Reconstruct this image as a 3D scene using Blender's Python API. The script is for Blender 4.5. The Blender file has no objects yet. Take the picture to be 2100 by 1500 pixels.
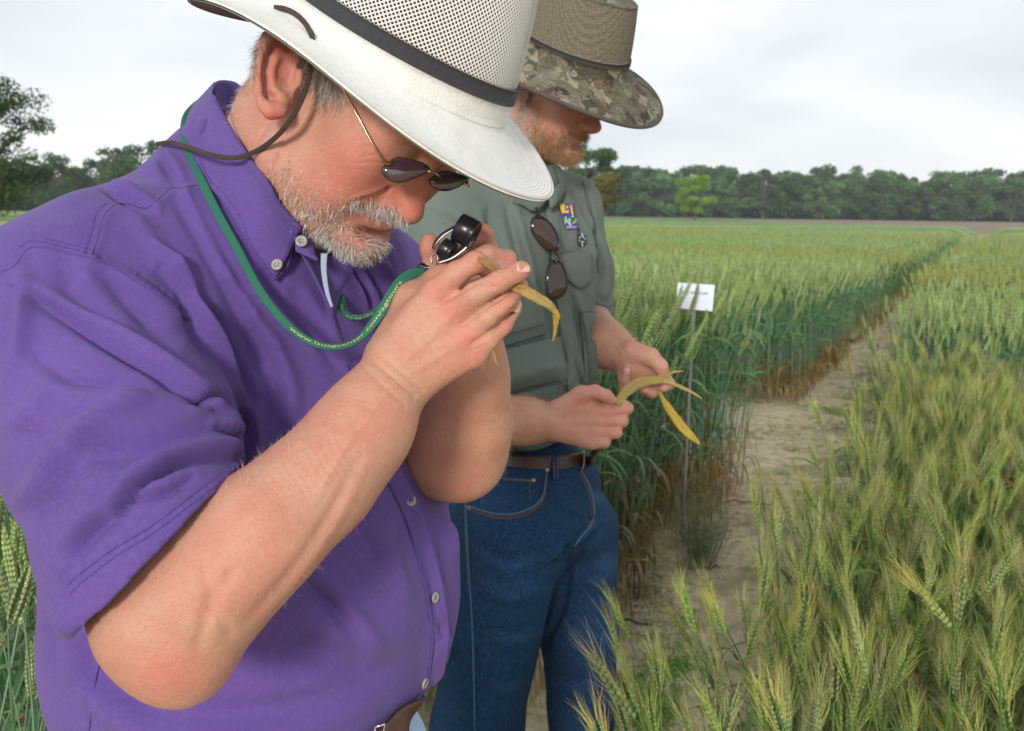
import bpy, bmesh, math, random
import numpy as np
from mathutils import Vector, Matrix, noise as mnoise
from mathutils.bvhtree import BVHTree
PI = math.pi
SC = bpy.context.scene
COL = SC.collection
RNG = np.random.default_rng(7)
random.seed(7)

# ------------------------------------------------------------------ camera
FPX = 2060.0                                   # focal length in pixels of the 2100 x 1500 photograph
CAM = np.array([0.0, 0.0, 1.5])
PITCH, ROLL = math.radians(8.77), math.radians(0.8)
_f = np.array([0, math.cos(PITCH), -math.sin(PITCH)])
_r0 = np.array([1.0, 0, 0]); _u0 = np.cross(_r0, _f)
_r = math.cos(ROLL)*_r0 + math.sin(ROLL)*_u0
_u = np.cross(_r, _f)
cd = bpy.data.cameras.new('camera'); cam = bpy.data.objects.new('camera', cd); COL.objects.link(cam)
cam.matrix_world = Matrix(((_r[0], _u[0], -_f[0], CAM[0]), (_r[1], _u[1], -_f[1], CAM[1]), (_r[2], _u[2], -_f[2], CAM[2]), (0, 0, 0, 1)))
cd.sensor_width = 36; cd.lens = 36*FPX/2100; cd.clip_start = 0.02; cd.clip_end = 3000
cd.dof.use_dof = True; cd.dof.focus_distance = 0.86; cd.dof.aperture_fstop = 16
SC.camera = cam
# the measuring frame used for modelling: x right, y down, z depth along the view, in metres
WR = np.stack([_r, -_u, _f], 1)
def to_world(V): return np.asarray(V) @ WR.T + CAM
def from_world(V): return (np.asarray(V) - CAM) @ WR
def C(px, py, d): return np.array([(px-1050)/FPX*d, (py-750)/FPX*d, d])
def pix(V): return np.stack([1050+FPX*V[:, 0]/V[:, 2], 750+FPX*V[:, 1]/V[:, 2]], 1)

# ------------------------------------------------------------------ light: bright overcast sky, soft sun lamp behind the camera standing in for its flash
w = bpy.data.worlds.new('World'); SC.world = w; w.use_nodes = True
nt = w.node_tree; nt.nodes.clear()
def N(tp, **k):
    n = nt.nodes.new(tp)
    for a, b in k.items(): setattr(n, a, b)
    return n
SUN_EL, SUN_AZ = math.radians(16), math.radians(193)     # azimuth clockwise from +Y
out = N('ShaderNodeOutputWorld'); bg = N('ShaderNodeBackground'); bg2 = N('ShaderNodeBackground'); mixs = N('ShaderNodeMixShader')
sky = N('ShaderNodeTexSky', sky_type='NISHITA', sun_disc=False); sky.sun_elevation = SUN_EL; sky.sun_rotation = SUN_AZ
bg.inputs[1].default_value = 0.1
nt.links.new(sky.outputs[0], bg.inputs[0])
tc = N('ShaderNodeTexCoord'); mp = N('ShaderNodeMapping'); mp.inputs['Scale'].default_value = (1, 1, 3.6)
nz = N('ShaderNodeTexNoise'); nz.inputs['Scale'].default_value = 2.6; nz.inputs['Detail'].default_value = 7; nz.inputs['Roughness'].default_value = .48; nz.inputs['Distortion'].default_value = .3
cr = N('ShaderNodeValToRGB')
e = cr.color_ramp.elements
e[0].position = .33; e[0].color = (.68, .74, .79, 1); e[1].position = .62; e[1].color = (.93, .95, .965, 1)
x = e.new(.48); x.color = (.81, .86, .89, 1)
nt.links.new(tc.outputs['Generated'], mp.inputs[0]); nt.links.new(mp.outputs[0], nz.inputs[0]); nt.links.new(nz.outputs[0], cr.inputs[0])
sx = N('ShaderNodeSeparateXYZ'); nt.links.new(tc.outputs['Generated'], sx.inputs[0])
zr = N('ShaderNodeMapRange'); zr.inputs[1].default_value = 0.0; zr.inputs[2].default_value = 1.0; zr.inputs[3].default_value = 1.07; zr.inputs[4].default_value = .80
nt.links.new(sx.outputs[2], zr.inputs[0])
nt.links.new(cr.outputs[0], bg2.inputs[0]); nt.links.new(zr.outputs[0], bg2.inputs[1])
mixs.inputs[0].default_value = .93
nt.links.new(bg.outputs[0], mixs.inputs[1]); nt.links.new(bg2.outputs[0], mixs.inputs[2]); nt.links.new(mixs.outputs[0], out.inputs[0])
sl = bpy.data.lights.new('sun', 'SUN'); sl.energy = 2.4; sl.angle = math.radians(10); sl.color = (1, .96, .9)
so = bpy.data.objects.new('sun', sl); COL.objects.link(so)
sd = Vector((math.sin(SUN_AZ)*math.cos(SUN_EL), math.cos(SUN_AZ)*math.cos(SUN_EL), math.sin(SUN_EL)))
so.rotation_euler = sd.to_track_quat('Z', 'Y').to_euler(); so.location = sd*30
SC.view_settings.view_transform = 'Standard'; SC.view_settings.look = 'None'; SC.view_settings.gamma = 1
SC.view_settings.use_curve_mapping = False; SC.view_settings.exposure = 0.18
SC.cycles.max_bounces = 6; SC.cycles.transparent_max_bounces = 12; SC.cycles.diffuse_bounces = 3; SC.cycles.glossy_bounces = 3

# ------------------------------------------------------------------ object helpers
def tag(o, label=None, cat=None, group=None, kind=None):
    if label: o['label'] = label
    if cat: o['category'] = cat
    if group: o['group'] = group
    if kind: o['kind'] = kind
    return o
def empty(name, loc=(0, 0, 0)):
    o = bpy.data.objects.new(name, None); COL.objects.link(o); o.location = loc; o.empty_display_size = .05
    return o
def link(name, me, mat=None, parent=None):
    o = bpy.data.objects.new(name, me); COL.objects.link(o)
    if mat is not None:
        me.materials.clear(); me.materials.append(mat)
    if parent is not None:
        o.parent = parent; o.matrix_parent_inverse = Matrix.Translation(-Vector(parent.location))
        if parent.parent is not None: o.matrix_parent_inverse = Matrix.Identity(4)
    return o
def mesh_np(name, V, F, smooth=True, world=True, col=None):
    """V (n,3) in the measuring frame (or world when world=False); F: (m,3|4) array, or list of such"""
    me = bpy.data.meshes.new(name)
    V = np.asarray(V, np.float32)
    if world: V = to_world(V).astype(np.float32)
    Fs = [np.asarray(f, np.int32) for f in (F if isinstance(F, list) else [F]) if len(f)]
    nl = sum(f.size for f in Fs); nf = sum(len(f) for f in Fs)
    me.vertices.add(len(V)); me.vertices.foreach_set('co', V.ravel())
    me.loops.add(nl); me.polygons.add(nf)
    me.loops.foreach_set('vertex_index', np.concatenate([f.ravel() for f in Fs]))
    tot = np.concatenate([np.full(len(f), f.shape[1], np.int32) for f in Fs])
    st = np.concatenate([[0], np.cumsum(tot)[:-1]]).astype(np.int32)
    me.polygons.foreach_set('loop_start', st)
    me.polygons.foreach_set('use_smooth', np.full(nf, smooth))
    me.update(calc_edges=True); me.validate()
    if col is not None: set_col(me, col)
    return me
def set_col(me, col, name='Col'):
    a = me.color_attributes.new(name, 'FLOAT_COLOR', 'POINT')
    c = np.ones((len(me.vertices), 4), np.float32); c[:, :3] = np.broadcast_to(col, (len(me.vertices), 3))
    a.data.foreach_set('color', c.ravel())
def ob(name, V, F, mat, parent=None, smooth=True, world=True, col=None):
    return link(name, mesh_np(name, V, F, smooth, world, col), mat, parent)

# ------------------------------------------------------------------ materials
MATS = {}
def srgb(*c):
    c = np.array(c, float)/255.0
    return tuple(np.where(c <= .04045, c/12.92, ((c+.055)/1.055)**2.4))
class G:
    """small node-graph builder"""
    def __init__(s, name):
        s.m = bpy.data.materials.new(name); s.m.use_nodes = True; s.t = s.m.node_tree; s.t.nodes.clear()
        s.out = s.n('ShaderNodeOutputMaterial'); s.b = s.n('ShaderNodeBsdfPrincipled'); s.l(s.b.outputs[0], s.out.inputs[0])
        s.co = s.n('ShaderNodeTexCoord').outputs['Object']
    def n(s, tp, **k):
        n = s.t.nodes.new(tp)
        for a, b in k.items(): setattr(n, a, b)
        return n
    def l(s, a, b): s.t.links.new(a, b)
    def set(s, sock, v):
        if hasattr(v, 'is_output'): s.l(v, sock)
        else: sock.default_value = v
    def p(s, name, v): s.set(s.b.inputs[name], (*v, 1) if isinstance(v, (tuple, list)) and len(v) == 3 and 'Color' in name else v)
    def noise(s, scale, detail=3, rough=.5, vec=None, dist=0, w4=None):
        n = s.n('ShaderNodeTexNoise'); n.inputs['Scale'].default_value = scale; n.inputs['Detail'].default_value = detail
        n.inputs['Roughness'].default_value = rough; n.inputs['Distortion'].default_value = dist
        s.l(vec if vec is not None else s.co, n.inputs['Vector']); return n.outputs[0]
    def vor(s, scale, vec=None, feat='F1', rand=1):
        n = s.n('ShaderNodeTexVoronoi', feature=feat); n.inputs['Scale'].default_value = scale; n.inputs['Randomness'].default_value = rand
        s.l(vec if vec is not None else s.co, n.inputs['Vector']); return n
    def scale(s, v, vec=None):
        n = s.n('ShaderNodeMapping'); n.inputs['Scale'].default_value = v; s.l(vec if vec is not None else s.co, n.inputs[0]); return n.outputs[0]
    def ramp(s, fac, *st):
        n = s.n('ShaderNodeValToRGB'); s.l(fac, n.inputs[0]); e = n.color_ramp.elements
        for i, (p, c) in enumerate(st):
            x = e[i] if i < 2 else e.new(p)
            x.position = p; x.color = (*c, 1) if isinstance(c, (tuple, list)) else (c, c, c, 1)
        return n.outputs[0]
    def math(s, op, a, b=0.0, c=None):
        n = s.n('ShaderNodeMath', operation=op); s.set(n.inputs[0], a); s.set(n.inputs[1], b)
        if c is not None: s.set(n.inputs[2], c)
        return n.outputs[0]
    def mix(s, fac, a, b, mode='MIX'):
        n = s.n('ShaderNodeMix', data_type='RGBA', blend_type=mode)
        s.set(n.inputs[0], fac); s.set(n.inputs[6], (*a, 1) if isinstance(a, (tuple, list)) and len(a) == 3 else a); s.set(n.inputs[7], (*b, 1) if isinstance(b, (tuple, list)) and len(b) == 3 else b)
        return n.outputs[2]
    def attr(s, name='Col'):
        return s.n('ShaderNodeAttribute', attribute_name=name).outputs['Color']
    def bump(s, h, dist, strength=1.0, prev=None):
        n = s.n('ShaderNodeBump'); n.inputs['Strength'].default_value = strength; n.inputs['Distance'].default_value = dist
        s.l(h, n.inputs['Height'])
        if prev is not None: s.l(prev, n.inputs['Normal'])
        s.l(n.outputs[0], s.b.inputs['Normal']); return n.outputs[0]
def simple(name, col, rough=.6, metal=0, var=.15, scale=40, spec=None, bump=0):
    g = G(name)
    if var: g.p('Base Color', g.mix(g.noise(scale), tuple(c*(1-var) for c in col), tuple(min(1, c*(1+var)) for c in col)))
    else: g.p('Base Color', col)
    g.p('Roughness', rough); g.p('Metallic', metal)
    if spec is not None: g.p('Specular IOR Level', spec)
    if bump: g.bump(g.noise(scale*6), bump)
    MATS[name] = g.m; return g.m

# ------------------------------------------------------------------ implicit surfaces
class Sdf:
    def __init__(s): s.ops = []
    def add(s, kind, pr, k=.008, op='add'): s.ops.append((kind, pr, k, op)); return s
    def rc(s, a, b, ra, rb, k=.008, op='add'): return s.add('rc', (np.array(a, float), np.array(b, float), ra, rb), k, op)
    def chain(s, pts, k=.004, op='add', first=None):
        """pts: (px, py, depth, radius in photo pixels)"""
        P = [C(p[0], p[1], p[2]) for p in pts]; R = [p[3]*p[2]/FPX for p in pts]
        for i in range(len(P)-1): s.rc(P[i], P[i+1], R[i], R[i+1], first if (i == 0 and first is not None) else k, op)
        return s
    def el(s, c, r, R=None, k=.01, op='add'): return s.add('el', (np.array(c, float), np.array(r, float), np.eye(3) if R is None else np.array(R, float)), k, op)
    def elp(s, px, py, d, rx, ry, rz, ang=0, k=.01, op='add', R=None):
        """ellipsoid by photo position; rx, ry in photo pixels, rz in metres, ang = roll in degrees"""
        a = math.radians(ang); Rz = np.array([[math.cos(a), -math.sin(a), 0], [math.sin(a), math.cos(a), 0], [0, 0, 1]])
        return s.el(C(px, py, d), (rx*d/FPX, ry*d/FPX, rz), Rz if R is None else R, k, op)
    def box(s):
        lo = np.full(3, 1e9); hi = -lo
        for kd, p, k, op in s.ops:
            if op != 'add': continue
            if kd == 'rc':
                for q, r in ((p[0], p[2]), (p[1], p[3])): lo = np.minimum(lo, q-r); hi = np.maximum(hi, q+r)
            elif kd == 'el': r = p[1].max(); lo = np.minimum(lo, p[0]-r); hi = np.maximum(hi, p[0]+r)
        return lo-.01, hi+.01
    def ev(s, X, mg):
        d = np.full(len(X), 1.0, np.float32)
        for kd, p, k, op in s.ops:
            m = k+mg
            if kd == 'plane':
                n, c = p; d = np.maximum(d, (X@n.astype(np.float32)-c).astype(np.float32)); continue
            if kd == 'rc': lo = np.minimum(p[0]-p[2], p[1]-p[3])-m; hi = np.maximum(p[0]+p[2], p[1]+p[3])+m
            else: r = p[1].max(); lo = p[0]-r-m; hi = p[0]+r+m
            idx = np.nonzero(((X > lo) & (X < hi)).all(1))[0]
            if not len(idx): continue
            Y = X[idx]
            if kd == 'rc':
                a, b, ra, rb = p; ab = (b-a).astype(np.float32); pa = Y-a.astype(np.float32)
                t = np.clip(pa@ab/max(1e-12, float(ab@ab)), 0, 1); q = pa-t[:, None]*ab
                v = np.sqrt((q*q).sum(1))-(ra+(rb-ra)*t)
            else:
                c, r, R = p; q = (Y-c.astype(np.float32))@R.astype(np.float32); r = r.astype(np.float32)
                k0 = np.sqrt(((q/r)**2).sum(1)); k1 = np.sqrt(((q/(r*r))**2).sum(1))+1e-9; v = k0*(k0-1)/k1
            e = d[idx]
            if op == 'add':
                h = np.clip(.5+.5*(e-v)/max(k, 1e-6), 0, 1); d[idx] = e*(1-h)+v*h-k*h*(1-h)
            elif op == 'sub':
                h = np.clip(.5-.5*(e+v)/max(k, 1e-6), 0, 1); d[idx] = e*(1-h)-v*h+k*h*(1-h)
        return d
    def mesh(s, h, lo=None, hi=None, smooth=1):
        b = s.box(); lo = b[0] if lo is None else np.maximum(b[0], lo); hi = b[1] if hi is None else np.minimum(b[1], hi)
        n0 = np.ceil((hi-lo)/(h*16)).astype(int)+1
        cells = np.stack(np.meshgrid(*[np.arange(n) for n in n0], indexing='ij'), -1).reshape(-1, 3)
        for sz, nx in ((16, 4), (4, 4)):
            ctr = (lo+(cells+.5)*h*sz).astype(np.float32)
            d = s.ev(ctr, h*sz*1.8)
            cells = cells[np.abs(d) < h*sz*1.35]
            off = np.stack(np.meshgrid(*[np.arange(nx)]*3, indexing='ij'), -1).reshape(-1, 3)
            cells = (cells[:, None]*nx+off).reshape(-1, 3)
        K = 4096
        key = lambda c: (c[..., 0].astype(np.int64)*K+c[..., 1])*K+c[..., 2]
        co = np.array([[i, j, k] for i in (0, 1) for j in (0, 1) for k in (0, 1)])
        ck = key(cells[:, None]+co)                       # (n,8)
        uk, inv = np.unique(ck.ravel(), return_inverse=True)
        P = np.stack([uk//(K*K), (uk//K) % K, uk % K], 1)
        X = (lo+P*h).astype(np.float32)
        D = s.ev(X, h*3)[inv].reshape(-1, 8)
        sg = D < 0; act = sg.any(1) & ~sg.all(1)
        cells = cells[act]; D = D[act]; ckey = key(cells)
        o = np.argsort(ckey); cells = cells[o]; D = D[o]; ckey = ckey[o]
        acc = np.zeros((len(cells), 3)); cnt = np.zeros(len(cells))
        ed = [(a, b) for a in range(8) for b in range(a+1, 8) if bin(a ^ b).count('1') == 1]
        for a, b in ed:
            m = (D[:, a] < 0) != (D[:, b] < 0); t = D[m, a]/(D[m, a]-D[m, b])
            acc[m] += co[a]+t[:, None]*(co[b]-co[a]); cnt[m] += 1
        V = lo+(cells+acc/cnt[:, None])*h
        quads = []
        for ax in range(3):
            e0 = [np.array(v) for v in ((0, 0, 0), (1, 0, 0), (0, 1, 0), (0, 0, 1))]
            u1, u2 = e0[1+(ax+1) % 3], e0[1+(ax+2) % 3]
            b = 4 >> ax                                    # corner index along axis: bit (2-ax)
            m = (D[:, 0] < 0) != (D[:, b] < 0); cc = cells[m]; flip = D[m, 0] < 0
            ks = [key(cc), key(cc-u1), key(cc-u1-u2), key(cc-u2)]
            ii = [np.clip(np.searchsorted(ckey, k), 0, len(ckey)-1) for k in ks]
            ok = np.all([ckey[i] == k for i, k in zip(ii, ks)], axis=0)
            q = np.stack(ii, 1)[ok]; fl = flip[ok]
            q[~fl] = q[~fl][:, ::-1]; quads.append(q)
        F = np.concatenate(quads)
        for _ in range(smooth): V = lap(V, F)
        return V, F
def lap(V, F, w=.5):
    A = np.zeros_like(V); c = np.zeros(len(V))
    for a, b in ((0, 1), (1, 2), (2, 3), (3, 0)):
        for i in range(3):
            A[:, i] += np.bincount(F[:, a], V[F[:, b], i], len(V)) + np.bincount(F[:, b], V[F[:, a], i], len(V))
        c += np.bincount(F[:, a], minlength=len(V)) + np.bincount(F[:, b], minlength=len(V))
    c = np.maximum(c, 1)
    return V*(1-w)+A/c[:, None]*w
def normals(V, F):
    n = np.cross(V[F[:, 2]]-V[F[:, 0]], V[F[:, 3 if F.shape[1] == 4 else 1]]-V[F[:, 1 if F.shape[1] == 4 else 0]])
    if F.shape[1] == 3: n = np.cross(V[F[:, 1]]-V[F[:, 0]], V[F[:, 2]]-V[F[:, 0]])
    A = np.zeros_like(V)
    for j in range(F.shape[1]):
        for i in range(3): A[:, i] += np.bincount(F[:, j], n[:, i], len(V))
    return A/(np.linalg.norm(A, axis=1)[:, None]+1e-12)
def cr_curve(P, n=8, closed=False):
    P = np.asarray(P, float)
    if closed: Q = np.concatenate([P[-1:], P, P[:2]])
    else: Q = np.concatenate([2*P[:1]-P[1:2], P, 2*P[-1:]-P[-2:-1]])
    out = []
    t = np.linspace(0, 1, n, endpoint=False)[:, None]
    for i in range(1, len(Q)-2):
        a, b, c, d = Q[i-1], Q[i], Q[i+1], Q[i+2]
        out.append(.5*((2*b)+(-a+c)*t+(2*a-5*b+4*c-d)*t**2+(-a+3*b-3*c+d)*t**3))
    if not closed: out.append(Q[-2][None])
    return np.concatenate(out)
def poly_dist(p, poly):
    """signed distance (left/right) and parameter (0..1) of points p to a polyline, in pixels"""
    best = np.full(len(p), 1e9); sgn = np.zeros(len(p)); tt = np.zeros(len(p))
    L = np.concatenate([[0], np.cumsum(np.linalg.norm(np.diff(poly, axis=0), axis=1))])
    for i in range(len(poly)-1):
        a, b = poly[i], poly[i+1]; ab = b-a; l2 = ab@ab+1e-9
        t = np.clip((p-a)@ab/l2, 0, 1); q = p-a-t[:, None]*ab; d = np.sqrt((q*q).sum(1))
        m = d < best; best[m] = d[m]; sgn[m] = np.sign(ab[0]*q[m, 1]-ab[1]*q[m, 0]); tt[m] = (L[i]+t[m]*(L[i+1]-L[i]))/L[-1]
    return best, sgn, tt
class Sculpt:
    """carves folds and seams into a mesh along strokes traced over its side that the camera sees"""
    def __init__(s, V, F): s.V, s.F = V.copy(), F; s.N = normals(V, F); s.P = pix(s.V)
        # facing
    def face(s):
        return np.clip(-(s.N*s.V).sum(1)/np.linalg.norm(s.V, axis=1)*3, 0, 1)
    def _sel(s, poly, wd, zr):
        lo, hi = poly.min(0)-wd, poly.max(0)+wd
        m = ((s.P > lo) & (s.P < hi)).all(1) & (s.fc > 0)
        if zr: m &= (s.V[:, 2] > zr[0]) & (s.V[:, 2] < zr[1])
        return np.nonzero(m)[0]
    def strokes(s, L):
        s.fc = s.face(); D = np.zeros(len(s.V))
        for st in L:
            pts, wd, amp = st[0], st[1], st[2]; kind = st[3] if len(st) > 3 else 'fold'; zr = st[4] if len(st) > 4 else None
            poly = cr_curve(pts, 5) if len(pts) > 2 else np.array(pts, float)
            idx = s._sel(poly, wd*3.2, zr)
            if not len(idx): continue
            d, sg, t = poly_dist(s.P[idx], poly)
            if kind in ('fold', 'ridge', 'foldr'): tp = np.sin(PI*np.clip(t*.94+.03, 0, 1))**.6
            else: tp = np.ones(len(t))
            x = d/wd
            if kind == 'fold': v = -np.exp(-x*x)+.75*np.exp(-((x*sg-1.5)**2))          # groove with a raised lip on its right
            elif kind == 'foldr': v = -np.exp(-x*x)+.75*np.exp(-((x*sg+1.5)**2))
            elif kind == 'ridge': v = np.exp(-x*x)
            elif kind == 'line': v = -np.exp(-x*x)
            elif kind == 'step': v = np.clip(.5+.5*x*sg, 0, 1)*np.exp(-np.maximum(0, x-1)**2*.12)  # one side proud
            elif kind == 'bump': v = np.exp(-x*x)
            D[idx] += amp*v*tp*s.fc[idx]
        s.V = s.V+s.N*D[:, None]
        s.N = normals(s.V, s.F)
        return s
def paint(col, P, m, spots):
    """spots: (px, py, radius px, rgb, strength)"""
    for x, y, r, c, a in spots:
        d = np.hypot(P[:, 0]-x, P[:, 1]-y)/r; wgt = (a*np.exp(-d*d)*m)[:, None]
        col[:] = col*(1-wgt)+np.array(c)*wgt
    return col
def bvh_of(V, F): return BVHTree.FromPolygons([tuple(v) for v in V], [tuple(f) for f in F])
def drape(bvh, px, py, off=.001, default=None):
    d = Vector(C(px, py, 1.0)).normalized()
    h = bvh.ray_cast(Vector((0, 0, 0)), d)
    if h[0] is None: return None if default is None else C(px, py, default)
    return np.array(h[0])-np.array(d)*off
def drape_line(bvh, pts, off=.001, n=8, default=None, lowpass=0):
    q = cr_curve(pts, n) if len(pts) > 2 else np.array([np.array(pts[0])+(np.array(pts[1])-np.array(pts[0]))*t for t in np.linspace(0, 1, n*2)])
    P = [drape(bvh, a[0], a[1], off, default) for a in q]
    P = [p for p in P if p is not None]
    P = np.array(P)
    for _ in range(lowpass): P[1:-1] = (P[:-2]+2*P[1:-1]+P[2:])/4
    return P
def frames(P, ref=None):
    """per-point tangent and two normals along a 3-D polyline (parallel transport)"""
    P = np.asarray(P, float); T = np.gradient(P, axis=0); T /= np.linalg.norm(T, axis=1)[:, None]+1e-12
    n = np.array(ref if ref is not None else (0, 0, -1.0)); n = n-T[0]*(T[0]@n); n /= np.linalg.norm(n)+1e-9
    A = []
    for t in T:
        n = n-t*(t@n); n /= np.linalg.norm(n)+1e-9; A.append(n.copy())
    A = np.array(A); return T, A, np.cross(T, A)
def tube(P, r, sides=8, cap=True, flat=1.0, ref=None):
    P = np.asarray(P, float); n = len(P); T, A, B = frames(P, ref); r = np.broadcast_to(r, n)
    th = np.linspace(0, 2*PI, sides, endpoint=False)
    V = (P[:, None]+r[:, None, None]*(np.cos(th)[None, :, None]*B[:, None]+flat*np.sin(th)[None, :, None]*A[:, None])).reshape(-1, 3)
    i = np.arange(n-1)[:, None]*sides; j = np.arange(sides)[None]; k = (j+1) % sides
    F = np.stack([i+j, i+k, i+sides+k, i+sides+j], -1).reshape(-1, 4)
    if cap:
        V = np.concatenate([V, P[:1], P[-1:]]); a, b = len(V)-2, len(V)-1; jj = np.arange(sides); kk = (jj+1) % sides
        F = [F, np.concatenate([np.stack([kk, jj, np.full(sides, a)], 1), np.stack([(n-1)*sides+jj, (n-1)*sides+kk, np.full(sides, b)], 1)])]
    return V, F
def strap(P, w, th, nrm=None, rows=5, crown=.0):
    """flat band along P; nrm = per-point outward normal (or one)"""
    P = np.asarray(P, float); n = len(P); T = np.gradient(P, axis=0); T /= np.linalg.norm(T, axis=1)[:, None]+1e-12
    if nrm is None: nrm = (0, 0, -1.0)
    A = np.broadcast_to(np.asarray(nrm, float), (n, 3)).copy(); A -= T*(T*A).sum(1)[:, None]; A /= np.linalg.norm(A, axis=1)[:, None]+1e-9
    B = np.cross(T, A); w = np.broadcast_to(w, n)
    s = np.linspace(-.5, .5, rows)
    top = P[:, None]+s[None, :, None]*(w[:, None]*B)[:, None]+(th*.5+crown*(1-4*s[None, :, None]**2))*A[:, None]
    bot = P[:, None]+s[None, ::-1, None]*(w[:, None]*B)[:, None]-(th*.5)*A[:, None]
    V = np.concatenate([top, bot], 1); m = rows*2; V = V.reshape(-1, 3)
    i = np.arange(n-1)[:, None]*m; j = np.arange(m)[None]; k = (j+1) % m
    F = np.stack([i+j, i+k, i+m+k, i+m+j], -1).reshape(-1, 4)
    e = np.arange(rows-1); f0 = np.stack([e+1, e, m-1-e, m-2-e], 1); l = (n-1)*m
    return V, np.concatenate([F, f0, f0[:, ::-1]+l])
def patch(rows, nu=6, nv=6, th=.0012, flip=False, dens=True):
    """surface through a grid of control points, given real thickness. rows: list of lists of 3-D points"""
    R = np.array(rows, float)
    if dens:
        R = np.stack([cr_curve(r, nu) for r in R]); R = np.stack([cr_curve(R[:, j], nv) for j in range(R.shape[1])], 1)
    a, b = R.shape[:2]; V = R.reshape(-1, 3)
    i = np.arange(a-1)[:, None]*b; j = np.arange(b-1)[None]
    F = np.stack([i+j, i+j+1, i+b+j+1, i+b+j], -1).reshape(-1, 4)
    if flip: F = F[:, ::-1]
    n = normals(V, F); W = np.concatenate([V+n*th/2, V-n*th/2]); o = len(V)
    bd = np.concatenate([np.arange(b), (np.arange(1, a))*b+b-1, (a-1)*b+np.arange(b-2, -1, -1), np.arange(a-2, 0, -1)*b]); nb = np.roll(bd, -1)
    E = np.stack([nb, bd, bd+o, nb+o], 1)
    if flip: E = E[:, ::-1]
    return W, np.concatenate([F, F[:, ::-1]+o, E])
def strands(base, dirs, length, width, curl=.25, seg=3, bend=None):
    """hair strands as thin tapering ribbons"""
    n = len(base); side = np.cross(dirs, RNG.normal(size=(n, 3))); side /= np.linalg.norm(side, axis=1)[:, None]+1e-9
    length = np.broadcast_to(length, n); width = np.broadcast_to(width, n)
    p = base.copy(); d = dirs.copy(); bnd = RNG.normal(size=(n, 3))*curl
    if bend is not None: bnd = bnd+bend
    Vs = []
    for i in range(seg+1):
        wv = width*(1-.8*i/seg)
        Vs.append(p-side*wv[:, None]/2); Vs.append(p+side*wv[:, None]/2)
        d = d+bnd/seg; d /= np.linalg.norm(d, axis=1)[:, None]; p = p+d*(length/seg)[:, None]
    V = np.stack(Vs, 1).reshape(-1, 3); m = 2*(seg+1); o = np.arange(n)[:, None]*m
    F = np.concatenate([np.stack([o+2*i, o+2*i+1, o+2*i+3, o+2*i+2], -1).reshape(-1, 4) for i in range(seg)])
    return V, F
def disc_geo(c, ax, r, th, sides=24, dish=0.0, up=None):
    """short round solid: centre, axis, radius, thickness"""
    ax = np.array(ax, float); ax /= np.linalg.norm(ax)
    u = np.cross(ax, (0.13, .95, .2) if up is None else up); u /= np.linalg.norm(u); v = np.cross(ax, u)
    prof = [(0, th/2-dish), (r*.55, th/2-dish), (r*.62, th/2), (r*.93, th/2), (r, th*.25), (r, -th*.3), (r*.9, -th/2), (0, -th/2)]
    t = np.linspace(0, 2*PI, sides, endpoint=False); V = []
    for a, b in prof: V.append(np.array(c)+a*(np.cos(t)[:, None]*u+np.sin(t)[:, None]*v)+ax*b)
    V = np.concatenate(V); k = len(prof); i = np.arange(k-1)[:, None]*sides; j = np.arange(sides)[None]; j2 = (j+1) % sides
    return V, np.stack([i+j, i+sides+j, i+sides+j2, i+j2], -1).reshape(-1, 4)
def join(parts):
    Vs, Fs, o = [], {}, 0
    for V, F in parts:
        for f in (F if isinstance(F, list) else [F]):
            Fs.setdefault(f.shape[1], []).append(f+o)
        Vs.append(V); o += len(V)
    return np.concatenate(Vs), [np.concatenate(v) for v in Fs.values()]
# ================================================================== the land
def UV(u, v, z=0.0): u = np.asarray(u, float); v = np.asarray(v, float); return np.stack([.43*u+.903*v, .903*u-.43*v, np.broadcast_to(z, u.shape)], -1)
def inpix(Wp):
    c_ = from_world(Wp); return pix(np.where(c_[:, 2:3] > .05, c_, 1.0)), c_[:, 2]
# ground sheet, finer near the camera
def sheet(xs, ys, zf, name, mat, kind='structure', world_uv=False, label=None):
    X, Y = np.meshgrid(xs, ys, indexing='ij'); P_ = UV(X.ravel(), Y.ravel()) if world_uv else np.stack([X.ravel(), Y.ravel(), 0*X.ravel()], 1)
    P_[:, 2] = zf(X.ravel(), Y.ravel(), P_); a, b = X.shape; i = np.arange(a-1)[:, None]*b; j = np.arange(b-1)[None]
    F = np.stack([i+j, i+b+j, i+b+j+1, i+j+1], -1).reshape(-1, 4)
    if world_uv: F = F[:, ::-1]
    o = ob(name, P_, F, mat, world=False); tag(o, label, kind=kind); return o
def nz(P_, s_, seed=0.0): return np.array([mnoise.noise(Vector((p[0]*s_+seed, p[1]*s_, seed))) for p in P_])
g = G('dry_soil_with_moss'); n1 = g.noise(3.2, 6, .62); n2 = g.noise(14, 5, .65); n3 = g.noise(1.3, 4); n4 = g.noise(90, 4, .7)
c = g.ramp(n2, (.36, (.42, .33, .205)), (.58, (.60, .50, .335)), (.7, (.68, .58, .40)))
c = g.mix(g.math('MULTIPLY', g.ramp(n1, (.52, 0.), (.62, 1.)), .55), c, (.20, .21, .06))
c = g.mix(g.math('MULTIPLY', g.ramp(n4, (.60, 0.), (.70, 1.)), .6), c, (.10, .085, .05))
c = g.mix(g.math('MULTIPLY', g.ramp(g.vor(7).outputs['Distance'], (.10, 1.), (.20, 0.)), .5), c, (.10, .08, .05))
g.p('Base Color', c); g.p('Roughness', .95); g.bump(g.math('ADD', g.math('MULTIPLY', n2, .6), g.math('MULTIPLY', n4, .5)), .03, .9); M_soil = g.m
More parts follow.
